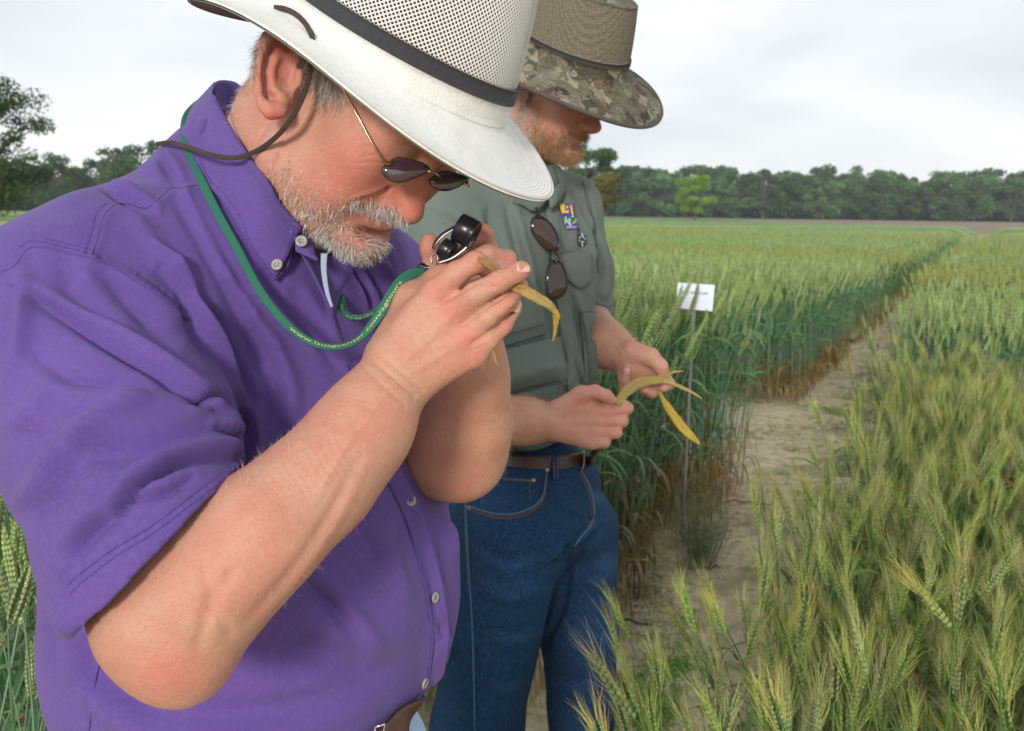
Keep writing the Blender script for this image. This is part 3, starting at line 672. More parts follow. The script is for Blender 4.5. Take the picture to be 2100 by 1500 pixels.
# ------------------------------------------------------------------ trees
def tree_geo(rng, H, W, nleaf, leaf, c1, c2, trunk_h=.3, gaps=.35, lobes=26, squat=1.0):
    tp, tc = [], []
    P_ = np.array([(0, 0, -.2), (rng.normal()*.02*H, 0, H*trunk_h), (rng.normal()*.03*H, rng.normal()*.03*H, H*.62), (0, 0, H*.88)]); V, F = tube(cr_curve(P_, 4), np.linspace(H*.028, H*.005, 13), 7, ref=(1, 0, 0)); tp.append((V, F))
    cen = []
    for i in range(lobes):
        h = rng.uniform(trunk_h*.9, 1.0); rr = math.sin(PI*min(1, (h-trunk_h*.75)/(1.12-trunk_h*.75)))**.55*W*.5*rng.uniform(.45, 1.0); a = rng.uniform(0, 2*PI); c_ = np.array([math.cos(a)*rr, math.sin(a)*rr, H*h*.93]); cen.append(c_)
        s0 = np.array([0, 0, H*min(.8, max(trunk_h*.7, h-.28))]); V, F = tube(cr_curve([s0, (s0+c_)/2+rng.normal(size=3)*.02*H, c_], 3), np.linspace(H*.009, H*.002, 7), 4, ref=(1, .2, 0)); tp.append((V, F))
    cen = np.array(cen); li = rng.integers(0, lobes, nleaf); rad = rng.uniform(.09, .17, lobes)[li]*W*1.15
    d = rng.normal(size=(nleaf, 3)); d /= np.linalg.norm(d, axis=1)[:, None]; d[:, 2] *= .62*squat; q = cen[li]+d*(rad*rng.random(nleaf)**.45)[:, None]
    clus = rng.normal(size=(nleaf, 3))*leaf*.3; q = q+clus
    n_ = rng.normal(size=(nleaf, 3))+np.array([0, 0, .8]); n_ /= np.linalg.norm(n_, axis=1)[:, None]; u_ = np.cross(n_, rng.normal(size=(nleaf, 3))); u_ /= np.linalg.norm(u_, axis=1)[:, None]; v_ = np.cross(n_, u_); s_ = (leaf*rng.uniform(.5, 1.2, nleaf))[:, None]
    V = np.stack([q-u_*s_, q-v_*s_*.5, q+u_*s_, q+v_*s_*.5], 1).reshape(-1, 3); F = np.arange(nleaf*4).reshape(-1, 4)
    t = (rng.random(lobes)[li]*.7+rng.random(nleaf)*.3)[:, None]; cc = np.array(c1)*(1-t)+np.array(c2)*t
    return join(tp), (V, F, np.repeat(cc, 4, axis=0))
M_bark = simple('grey_bark', (.10, .085, .065), .95, var=.3, scale=3)
g = G('tree_leaves'); g.p('Base Color', g.attr()); g.p('Roughness', .7); g.p('Specular IOR Level', .2); tr = g.n('ShaderNodeBsdfTranslucent'); g.l(g.attr(), tr.inputs[0]); mx = g.n('ShaderNodeMixShader'); mx.inputs[0].default_value = .25; g.l(g.b.outputs[0], mx.inputs[1]); g.l(tr.outputs[0], mx.inputs[2]); g.l(mx.outputs[0], g.out.inputs[0]); M_leaf = g.m
def tree_mesh(*a, **k):
    tk, cr_ = tree_geo(rw, *a, **k); m1 = mesh_np('trunk', tk[0], tk[1], True, False); m1.materials.append(M_bark); m2 = mesh_np('crown', cr_[0], cr_[1], False, False, cr_[2]); m2.materials.append(M_leaf); return m1, m2
def put_tree(ms, x, y, s_, label, group=None, name='tree', sz=None):
    e_ = empty(name, (x, y, 0)); e_.rotation_euler = (0, 0, rw.uniform(0, 6.28)); e_.scale = (s_, s_, s_*(sz or 1)); tag(e_, label, 'tree', group)
    for nm, m_ in zip(('trunk', 'crown'), ms): o = bpy.data.objects.new(nm, m_); COL.objects.link(o); o.parent = e_
def px_ground(px, d): p = to_world(C(px, 440, d)); return p[0], p[1]
DK1, DK2 = (.040, .105, .042), (.115, .215, .075)
TF = [tree_mesh(16, rw.uniform(12, 18), 4200, .55, np.array(DK1)*f_, np.array(DK2)*f_*[1.1, 1, .9], trunk_h=.10, lobes=int(rw.integers(18, 34))) for f_ in (.8, 1.0, 1.25, .9, 1.45)]
gx = 'dark trees of the far wood edge'
for i, px in enumerate(np.arange(1235, 2180, 32)):
    d = 330+rw.uniform(-14, 14); x_, y_ = px_ground(px+rw.uniform(-10, 10), d); put_tree(TF[i % 5], x_, y_, rw.uniform(.74, 1.12), 'dark green broadleaf tree in the long wood edge behind the brown field', gx, sz=rw.uniform(.85, 1.05))
for i, px in enumerate(np.arange(1220, 2180, 40)):
    d = 365+rw.uniform(-10, 10); x_, y_ = px_ground(px, d); put_tree(TF[(i*2+1) % 5], x_, y_, rw.uniform(.98, 1.20), 'dark green broadleaf tree in the long wood edge behind the brown field', gx, sz=1.0)
wood_parts = []
def wood(px0, px1, d, h, name):
    pts = np.array([px_ground(p, d) for p in np.arange(px0, px1, 3)]); n = 26000; i = rw.integers(0, len(pts), n); q = np.stack([pts[i, 0]+rw.normal(size=n)*2, pts[i, 1]+rw.normal(size=n)*3, rw.random(n)**.8*h*(.8+.2*np.sin(i*.4))], 1)
    u_ = rw.normal(size=(n, 3)); u_ /= np.linalg.norm(u_, axis=1)[:, None]; v_ = np.cross(u_, rw.normal(size=(n, 3))); v_ /= np.linalg.norm(v_, axis=1)[:, None]; s_ = 1.1
    V = np.stack([q-u_*s_, q-v_*s_*.6, q+u_*s_, q+v_*s_*.6], 1).reshape(-1, 3); t = rw.random((n, 1)); tag(ob(name, V, np.arange(n*4).reshape(-1, 4), M_leaf, world=False, smooth=False, col=np.repeat(np.array(DK1)*(1-t)+np.array(DK2)*.8*t, 4, axis=0)), kind='stuff')
wood(1200, 2200, 385, 13, 'wood_undergrowth'); wood(1200, 2200, 345, 6, 'wood_undergrowth')
wood(-150, 420, 230, 7, 'wood_undergrowth')
TL = [tree_mesh(11, 11, 4200, .34, (.035, .080, .032), (.10, .17, .055), trunk_h=.12, lobes=30) for _ in range(4)]
for i, (px, d, s_) in enumerate(((75, 215, 1.0), (112, 205, .95), (135, 222, 1.15), (172, 210, .85), (205, 214, 1.0), (235, 218, 1.12), (262, 205, 1.25), (298, 200, 1.28), (330, 210, 1.15), (370, 210, 1.1), (30, 215, 1.0), (-20, 215, 1.0), (150, 190, .6), (100, 190, .55), (220, 195, .65), (410, 210, 1.1))):
    x_, y_ = px_ground(px, d); put_tree(TL[i % 4], x_, y_, s_, 'rounded green tree in the left tree line above the purple shoulder', 'trees behind the left field')
x_, y_ = px_ground(-36, 64); put_tree(tree_mesh(10.2, 8.0, 24000, .13, (.022, .055, .012), (.075, .14, .030), trunk_h=.12, lobes=60), x_, y_, 1.0, 'large leafy tree cut by the left edge of the picture')
x_, y_ = px_ground(1205, 150); put_tree(tree_mesh(12.0, 9.5, 15000, .30, (.035, .085, .022), (.095, .18, .045), trunk_h=.12, lobes=36), x_, y_, 1.0, 'round mid-green tree right behind the collar of the second man')
x_, y_ = px_ground(1222, 140); put_tree(tree_mesh(7.0, 7.2, 11000, .22, (.10, .11, .020), (.22, .20, .04), trunk_h=.08, lobes=30), x_, y_, 1.0, 'olive-yellow bushy tree in front of the round green tree')
x_, y_ = px_ground(1425, 215); put_tree(tree_mesh(9.8, 9.4, 6500, .27, (.15, .27, .03), (.27, .42, .06), trunk_h=.22, lobes=24), x_, y_, 1.0, 'lone bright yellow-green tree standing before the dark wood')
# ================================================================== people
def skin_mat(name, base, red, bumpd=.00035):
    g = G(name)
    c = g.attr()
    n1 = g.noise(38, 4, .6); n2 = g.noise(420, 3, .6); n3 = g.noise(120, 2)
    c = g.mix(g.math('MULTIPLY', g.ramp(n1, (.40, 0.0), (.62, 1.0)), .42), c, red)
    c = g.mix(g.math('MULTIPLY', g.ramp(n2, (.35, 1.0), (.5, 0.0)), .24), c, tuple(b*.60 for b in base))
    c = g.mix(g.math('MULTIPLY', g.ramp(n3, (.60, 0.0), (.74, 1.0)), .22), c, tuple(b*1.25 for b in base))
    g.p('Base Color', c); g.p('Roughness', g.ramp(n3, (.3, .46), (.7, .66))); g.p('Specular IOR Level', .36)
    g.p('Subsurface Weight', .08); g.b.inputs['Subsurface Radius'].default_value = (1, .32, .16); g.p('Subsurface Scale', .006)
    v = g.vor(900); h = g.math('ADD', g.math('MULTIPLY', v.outputs['Distance'], .6), g.noise(230, 4, .65))
    g.bump(h, bumpd*1.5, .9)
    return g.m
def cloth_mat(name, base, weave=1500, rough=.85, var=.16, fuzz=.25, fade=None, wr=11, wd_=.004):
    g = G(name); n1 = g.noise(7, 3); n2 = g.noise(260, 3, .7)
    dark = tuple(c*(1-var) for c in base); lite = tuple(min(1, c*(1+var)) for c in base)
    c = g.mix(n1, dark, lite); c = g.mix(g.math('MULTIPLY', g.ramp(n2, (.45, 0.), (.65, 1.)), .22), c, tuple(min(1, b*1.5+.012) for b in base))
    if fade is not None: c = g.mix(1.0, c, g.attr(), 'MULTIPLY')
    g.p('Base Color', c); g.p('Roughness', rough); g.p('Specular IOR Level', .2); g.p('Sheen Weight', fuzz*.4); g.p('Sheen Roughness', .5)
    wv = g.n('ShaderNodeTexWave', wave_type='BANDS', bands_direction='DIAGONAL'); wv.inputs['Scale'].default_value = weave/6; wv.inputs['Distortion'].default_value = 2.5; g.l(g.co, wv.inputs[0])
    rid = g.n('ShaderNodeTexNoise'); rid.noise_type = 'RIDGED_MULTIFRACTAL'; rid.inputs['Scale'].default_value = wr; rid.inputs['Detail'].default_value = 4; rid.inputs['Roughness'].default_value = .55; rid.inputs['Distortion'].default_value = .6
    g.l(g.scale((1, .8, .45)), rid.inputs['Vector'])
    bp = g.n('ShaderNodeBump'); bp.inputs['Strength'].default_value = .8; bp.inputs['Distance'].default_value = wd_; g.l(rid.outputs[0], bp.inputs['Height'])
    g.bump(g.math('ADD', g.math('MULTIPLY', wv.outputs[0], .35), n2), .0006, .9, bp.outputs[0])
    MATS[name] = g.m; return g.m

SK1 = (.545, .285, .192); RED1 = (.52, .175, .125)
M_skin1 = skin_mat('ruddy_skin', SK1, RED1)
SK2 = (.54, .29, .205); RED2 = (.50, .17, .13)
M_skin2 = skin_mat('fair_skin', SK2, RED2)
M_purple = cloth_mat('purple_twill', (.122, .070, .272), 1500)
M_purple2 = cloth_mat('purple_twill_seam', (.098, .056, .24), 1500)
M_hairg = G('grey_hair'); M_hairg.p('Base Color', M_hairg.attr()); M_hairg.p('Roughness', .42); M_hairg = M_hairg.m

def head_prims(S, R, t, s, adj=None, ears=(1, -1), jowl=1.0):
    a = dict(chin=(8.9, 0, -8.4), tip=(11.9, 0, -1.9)); a.update(adj or {})
    R = np.array(R); t = np.array(t)
    def h(f, l, u): return t+R@np.array([f, l, u])*.01*s
    def E(c, r, k=.01, op='add', rot=None): S.el(h(*c), np.array(r)*.01*s, R if rot is None else R@rot, k, op)
    def Rc(p, q, ra, rb, k=.01, op='add'): S.rc(h(*p), h(*q), ra*.01*s, rb*.01*s, k, op)
    E((0.2, 0, 4.6), (9.5, 7.4, 8.3), .01)
    E((1.6, 0, -1.2), (7.0, 6.1, 5.6), .02)
    E((6.4, 0, 2.0), (3.4, 6.2, 4.6), .02)
    for y in (1, -1):
        E((8.0, 2.9*y, 3.4), (1.3, 2.7, .95), .012)
        E((6.3, 5.0*y, -.2), (2.5, 1.9, 1.7), .02)                  # cheek bone
        E((6.0, 4.2*y, -3.2), (3.0, 2.4, 3.2), .02)                 # cheek
        Rc((1.0, 5.7*y, -2.6), (1.9, 5.5*y, -6.0), 1.7, 1.7*jowl, .015)
        Rc((1.9, 5.5*y, -6.0), (a['chin'][0]-1.2, 1.6*y, a['chin'][2]), 1.8*jowl, 1.5, .02)
        E((4.2, 4.0*y, -5.6), (3.4, 2.3, 2.6), .02)
    E((7.0, 0, -2.6), (2.7, 3.6, 3.4), .018)
    E((7.6, 0, -5.0), (2.5, 2.9, 2.4), .015)
    E(a['chin'], (1.7, 2.2, 1.6), .018)
    E((4.5, 0, -7.6), (4.0, 4.0, 1.8), .02)
    for y in (1, -1):
        E((9.3, 3.1*y, 2.0), (1.25, 1.8, 1.0), .010, 'sub')           # eye sockets
        E((7.4, 3.1*y, 2.1), (1.35, 1.35, 1.2), .004)
        Rc((8.7, 1.9*y, 1.6), (8.3, 4.2*y, 1.6), .34, .30, .004)     # lids
        Rc((8.4, 1.8*y, 1.0), (8.0, 4.2*y, 0.9), .30, .30, .006)
    tp = a['tip']
    Rc((9.0, 0, 2.4), (tp[0]-.9, 0, tp[2]+1.0), .85, 1.05, .008)      # nose
    E(tp, (1.05, 1.10, .95), .008)
    Rc((8.4, 0, -1.0), (tp[0]-1.1, 0, tp[2]-.2), 1.6, 1.32, .012)
    for y in (1, -1):
        E((tp[0]-1.8, 1.6*y, tp[2]-.30), (1.35, .80, 1.0), .006)
        E((tp[0]-1.2, .72*y, tp[2]-1.15), (.60, .30, .45), .003, 'sub')
        Rc((8.9, 2.6*y, -1.7), (7.6, 4.0*y, -4.6), .18, .18, .008, 'sub')   # fold from nose to mouth
    # lips
    Rc((9.0, 1.7, -4.35), (9.75, 0, -4.15), .30, .50, .004); Rc((9.0, -1.7, -4.35), (9.75, 0, -4.15), .30, .50, .004)
    Rc((8.6, 2.0, -5.15), (9.55, 0, -5.35), .34, .58, .004); Rc((8.6, -2.0, -5.15), (9.55, 0, -5.35), .34, .58, .004)
    Rc((9.2, 2.4, -4.75), (10.35, 0, -4.72), .10, .16, .003, 'sub'); Rc((9.2, -2.4, -4.75), (10.35, 0, -4.72), .10, .16, .003, 'sub')
    E((9.6, 0, -6.7), (.8, 2.2, .55), .01, 'sub')
    for y in ears:
        E((-1.0, 7.6*y, 0.1), (1.7, .45, 3.0), .006)
    return h

def nail(name, c, n, up, w, l, mat, parent):
    """finger nail: curved plate"""
    n = np.array(n, float); n /= np.linalg.norm(n); up = np.array(up, float); up -= n*(up@n); up /= np.linalg.norm(up); s = np.cross(up, n)
    rows = []
    for v in np.linspace(-1, 1, 7):
        r = []
        for u in np.linspace(-1, 1, 7):
            q = u*w*.5*math.sqrt(max(0.05, 1-abs(v)**3.2*.55)); r.append(np.array(c)+s*q+up*v*l*.5-n*(u*u*w*.17+max(0, v)**2*l*.05)+n*.0002)
        rows.append(r)
    V, F = patch(rows, 2, 2, .0005); return ob(name, V, F, mat, parent)
g = G('finger_nail'); g.p('Base Color', (.66, .38, .30)); g.p('Roughness', .3); M_nail = g.m

# ------------------------------------------------------------------ man in the purple shirt: body
H1R = [[0.5886, 0.5202, 0.6188], [0.7639, -0.1073, -0.6363], [-0.2646, 0.8473, -0.4606]]; H1T = (-.1233, -.2138, .8003); H1S = .93
man1 = empty('person', to_world(C(480, 1300, .95))*np.array([1, 1, 0]))
tag(man1, 'man in a purple shirt and white hat, bowed over a hand lens', 'person')
S = Sdf()
hp1 = head_prims(S, H1R, H1T, H1S, dict(chin=(9.3, 0, -8.0), tip=(10.9, 0, -2.7)), ears=(1,), jowl=1.1)
S.el(hp1(7.7, -3.4, 1.6), (.0155, .021, .017), np.array(H1R), .008)
# near ear, shaped fold by fold
z0 = .728
S.elp(568, 150, z0+.008, 42, 84, .006, -4, .006); S.elp(592, 95, z0+.012, 30, 34, .008, 0, .006)
S.chain([(612, 128, z0+.010, 7), (614, 98, z0+.004, 8), (600, 76, z0-.001, 10), (572, 64, z0-.004, 11), (548, 76, z0-.006, 11), (536, 104, z0-.006, 10), (529, 150, z0-.005, 10), (532, 190, z0-.003, 10), (541, 216, z0, 12)], .0025)
S.chain([(541, 216, z0, 12), (556, 228, z0, 16), (574, 226, z0+.002, 14), (582, 208, z0+.005, 12)], .004)
S.chain([(583, 110, z0+.006, 8), (564, 122, z0+.001, 9), (556, 150, z0+.000, 8), (560, 182, z0+.001, 8), (576, 196, z0+.002, 8)], .004)
S.elp(590, 150, z0+.002, 17, 30, .007, 0, .004, 'sub')
S.elp(588, 92, z0+.000, 17, 12, .006, 20, .004, 'sub')
S.chain([(547, 100, z0-.005, 3.2), (541, 150, z0-.004, 3.2), (546, 200, z0-.002, 3.0)], .003, 'sub')
S.chain([(616, 150, z0+.006, 9), (612, 172, z0+.006, 9)], .004)
S.elp(584, 148, z0+.014, 20, 26, .008, 0, .004)
# neck
S.rc(C(622, 270, .845), C(528, 430, .912), .0595, .052, .03)
S.elp(610, 400, .83, 90, 110, .05, -30, .02)
# near arm
S.chain([(215, 800, .77, 130), (300, 1110, .70, 128), (352, 1262, .665, 130)], .03)
S.chain([(352, 1262, .665, 130), (452, 1168, .665, 112), (553, 1078, .675, 104), (662, 982, .70, 94), (745, 880, .725, 83), (806, 778, .742, 73)], .03, first=.04)
S.elp(374, 1372, .655, 60, 58, .020, 20, .03)
S.elp(480, 1185, .66, 110, 44, .028, -42, .03)
# palm
z = .742
for (ax, ay, ar), (bx, by, br), dz in (((815, 720, 46), (893, 600, 27), .004), ((822, 742, 46), (930, 640, 27), -.002), ((832, 765, 44), (958, 690, 25), -.001), ((842, 788, 40), (974, 728, 24), .004)):
    S.rc(C(ax, ay, z), C(bx, by, z+dz-.004), ar*z/FPX, br*z/FPX, .012)
S.elp(880, 690, z+.014, 70, 80, .017, -30, .015)
S.chain([(800, 730, z+.016, 50), (850, 620, z+.03, 36), (905, 572, z+.045, 26), (980, 575, z+.05, 21)], .012)     # thumb behind
# fingers
S.chain([(893, 600, z-.004, 26), (935, 562, z-.010, 24), (975, 538, z-.012, 22), (1004, 552, z+.002, 20), (1012, 580, z+.016, 18)], .0035, first=.006)
S.chain([(930, 640, z-.006, 27), (975, 604, z-.018, 24), (1024, 578, z-.020, 22), (1062, 558, z-.013, 20), (1070, 554, z-.011, 19)], .003, first=.006)
S.chain([(958, 690, z-.004, 25), (1000, 650, z-.012, 22), (1036, 622, z-.010, 20), (1062, 594, z+.000, 17), (1068, 584, z+.003, 15)], .003, first=.006)
S.chain([(974, 728, z+.000, 23), (1002, 698, z-.004, 20), (1032, 668, z+.000, 18), (1054, 634, z+.008, 15), (1058, 624, z+.010, 13)], .003, first=.006)
# far arm
S.chain([(700, 820, 1.08, 120), (840, 930, 1.0, 105), (935, 920, .935, 88)], .03)
S.chain([(935, 925, .935, 88), (958, 860, .905, 78), (965, 770, .87, 64), (958, 700, .85, 50), (960, 640, .835, 44)], .03)
S.elp(950, 940, .93, 66, 72, .03, 10, .02)
zl = .825
S.elp(960, 600, zl+.012, 52, 62, .02, 10, .015)
S.chain([(905, 600, zl, 30), (888, 548, zl-.010, 20), (881, 510, zl-.016, 18), (881, 496, zl-.016, 18)], .005)      # thumb
S.chain([(960, 580, zl, 30), (1000, 520, zl+.004, 24), (990, 482, zl-.003, 22), (962, 492, zl-.012, 18), (944, 505, zl-.016, 16)], .003)
S.chain([(980, 600, zl, 28), (1022, 560, zl-.010, 22), (1040, 532, zl-.014, 19), (1000, 520, zl-.028, 18), (950, 530, zl-.03, 17), (915, 540, zl-.026, 15)], .003)
S.chain([(985, 630, zl, 26), (1035, 590, zl-.010, 20), (1046, 560, zl-.018, 18), (1000, 556, zl-.03, 17), (960, 560, zl-.03, 16)], .003)
# trunk under the shirt, so that neck and arms are one body
S.rc(C(528, 430, .90), C(540, 1000, 1.0), .062, .12, .03)
S.rc(C(520, 640, .97), C(215, 800, .78), .06, .05, .03)
S.rc(C(520, 560, .98), C(700, 800, 1.08), .05, .045, .03)
V, F = S.mesh(.0017, smooth=1)
sc = Sculpt(V, F)
st = []
# knuckle creases, tendons, wrist creases, veins
for a, b in (((966, 522), (986, 556)), ((1012, 562), (1030, 598)), ((1026, 606), (1046, 638)), ((1024, 652), (1040, 680)), ((1056, 544), (1068, 574))):
    for o in (-5, 0, 5): st.append(([(a[0]+o, a[1]), ((a[0]+b[0])/2+o-3, (a[1]+b[1])/2), (b[0]+o, b[1])], 2.2, .0007, 'line'))
st += [([(905, 618), (950, 596), (985, 578), (1012, 590)], 4, .0022, 'line'), ([(945, 668), (1000, 628), (1040, 604), (1066, 588)], 3.5, .0020, 'line'), ([(968, 706), (1012, 676), (1040, 650), (1056, 632)], 3.5, .0020, 'line')]
st += [([(740, 720), (790, 760), (850, 812)], 4, .0012, 'line'), ([(755, 712), (805, 748), (866, 800)], 3, .0009, 'line'), ([(722, 732), (775, 780), (832, 834)], 4, .0008, 'line')]
st += [([(800, 735), (850, 670), (893, 604)], 8, .0009, 'ridge'), ([(815, 752), (875, 700), (930, 642)], 8, .0011, 'ridge'), ([(830, 775), (900, 730), (957, 692)], 8, .0009, 'ridge'), ([(850, 680), (880, 720), (925, 700), (950, 735)], 5, .0007, 'ridge')]
st += [([(640, 1040), (700, 930), (760, 850), (800, 800)], 7, .0010, 'ridge'), ([(500, 1280), (600, 1170), (680, 1050), (740, 930)], 12, .0016, 'fold'), ([(420, 1160), (430, 1230), (410, 1320)], 16, .0020, 'line'), ([(470, 1300), (440, 1240), (470, 1180)], 14, .0014, 'line')]
for i in range(14):
    u = 470+i*16; st.append(([(u, 955-i*8+RNG.uniform(-6, 6)), (u+25, 1000-i*6), (u+60, 1040-i*5)], 2.2, .00035, 'line'))
# face: crow's feet, cheek fold, neck creases
st += [([(880, 500), (850, 470)], 1, 0, 'line'), ([(745, 322), (770, 318), (800, 322)], 2.2, .0006, 'line'), ([(735, 335), (765, 333), (795, 338)], 2.2, .0006, 'line'), ([(745, 300), (770, 302), (805, 318)], 2.2, .0005, 'line'),
       ([(800, 388), (765, 402), (732, 412), (715, 425)], 5, .0018, 'fold'), ([(778, 290), (800, 305), (822, 322)], 3, .0007, 'line'),
       ([(660, 300), (690, 282), (720, 250)], 4, .0006, 'line'), ([(650, 320), (690, 300)], 3, .0005, 'line'), ([(545, 250), (525, 300), (505, 350)], 5, .0012, 'line'), ([(590, 250), (580, 300), (555, 360)], 6, .0012, 'fold')]
sc.strokes(st); V = sc.V
P = pix(V); m = np.clip(-(sc.N*V).sum(1)/np.linalg.norm(V, axis=1)*2+.3, 0, 1)*(V[:, 2] < .90)
col = np.broadcast_to(SK1, V.shape).copy()
R1, R2, PK = (.60, .165, .13), (.62, .25, .19), (.66, .40, .31)
paint(col, P, m, [(560, 110, 45, R1, .75), (545, 170, 40, R1, .6), (560, 232, 28, R1, .85), (590, 80, 30, R1, .6), (590, 150, 22, R2, .5), (850, 425, 32, R1, .85), (835, 400, 40, R1, .5), (800, 400, 25, R1, .5), (720, 330, 70, R1, .5), (690, 370, 60, R1, .45), (750, 390, 40, R1, .35),
    (740, 300, 60, R2, .5), (700, 505, 30, R1, .6), (735, 500, 30, R1, .45), (640, 400, 50, R2, .3), (500, 300, 70, R2, .35), (560, 300, 50, PK, .3),
    (330, 1375, 45, R1, .65), (385, 1375, 35, R1, .45), (350, 1400, 70, R2, .4), (895, 600, 26, R1, .5), (930, 640, 28, R1, .65), (957, 692, 24, R1, .6), (974, 730, 22, R1, .5), (975, 540, 20, R1, .5), (1024, 580, 18, R1, .45), (1036, 625, 18, R1, .4), (1034, 668, 16, R1, .4), (1070, 555, 18, R1, .35),
    (620, 1000, 60, PK, .25), (480, 1120, 110, R2, .4), (560, 1060, 70, R1, .15), (700, 920, 60, R2, .35), (760, 860, 60, R2, .4), (880, 510, 24, R1, .45), (990, 480, 24, R1, .35), (1040, 530, 20, R1, .4), (970, 980, 40, R2, .5)])
# lips
d, sg, t = poly_dist(P, cr_curve([(734, 440), (757, 452), (785, 466), (800, 468)], 5)); wl = np.exp(-(np.maximum(d-2, 0)/9)**2)*m*.7*(P[:, 1] < 500)
col = col*(1-wl[:, None])+np.array((.56, .22, .20))*wl[:, None]
body1 = ob('body', V, F, M_skin1, man1, col=col)
BV1 = bvh_of(V, F); V1, F1, N1 = V, F, sc.N
nail('finger_nail', C(1073, 547, z-.0178), (.30, -.62, -.72), (.80, -.30, -.1), .0088, .0105, M_nail, body1)
nail('finger_nail', C(1060, 628, z-.001), (.5, -.1, -.86), (.35, -.9, 0), .008, .010, M_nail, body1)
# ------------------------------------------------------------------ purple shirt
S = Sdf()
S.chain([(155, 690, .80, 228), (245, 905, .735, 220), (312, 1115, .680, 200), (352, 1260, .66, 192)], .03)
hc = C(338, 1118, .69); hn = np.array([.715, .685, .125]); hn /= np.linalg.norm(hn)
S.add('plane', (hn, float(hn@hc)))
S.chain([(290, 1040, .70, 182), (318, 1130, .68, 186), (370, 1330, .66, 182)], .01, 'sub')
S.rc(C(440, 412, .905), C(160, 685, .805), .048, .090, .045)
S.rc(C(492, 345, .885), C(520, 520, .90), .054, .094, .03)
S.rc(C(520, 520, .90), C(300, 640, .84), .09, .10, .03)
S.rc(C(470, 430, .93), C(560, 520, .96), .072, .10, .04)
S.elp(560, 780, .985, 335, 400, .170, 0, .05)
S.elp(255, 770, .97, 240, 330, .170, 0, .05)
S.elp(540, 1185, .99, 384, 390, .195, 0, .06)
S.elp(500, 1395, .98, 330, 235, .175, 0, .05)
S.elp(880, 1240, .985, 52, 150, .05, 4, .03)
S.rc(C(600, 560, .99), C(735, 620, 1.09), .09, .085, .05)
S.rc(C(735, 620, 1.09), C(775, 850, 1.04), .078, .072, .03)
S.elp(845, 920, 1.0, 58, 150, .06, -6, .03)
S.elp(238, 1180, .93, 105, 320, .09, 6, .05)
S.rc(C(600, 230, .85), C(556, 372, .865), .064, .060, .008, 'sub')
S.elp(640, 430, .86, 90, 110, .07, -30, .008, 'sub')          # neck opening
V, F = S.mesh(.0025, smooth=3)
sc = Sculpt(V, F)
A = (.5, .86); B = (.78, 1.3)
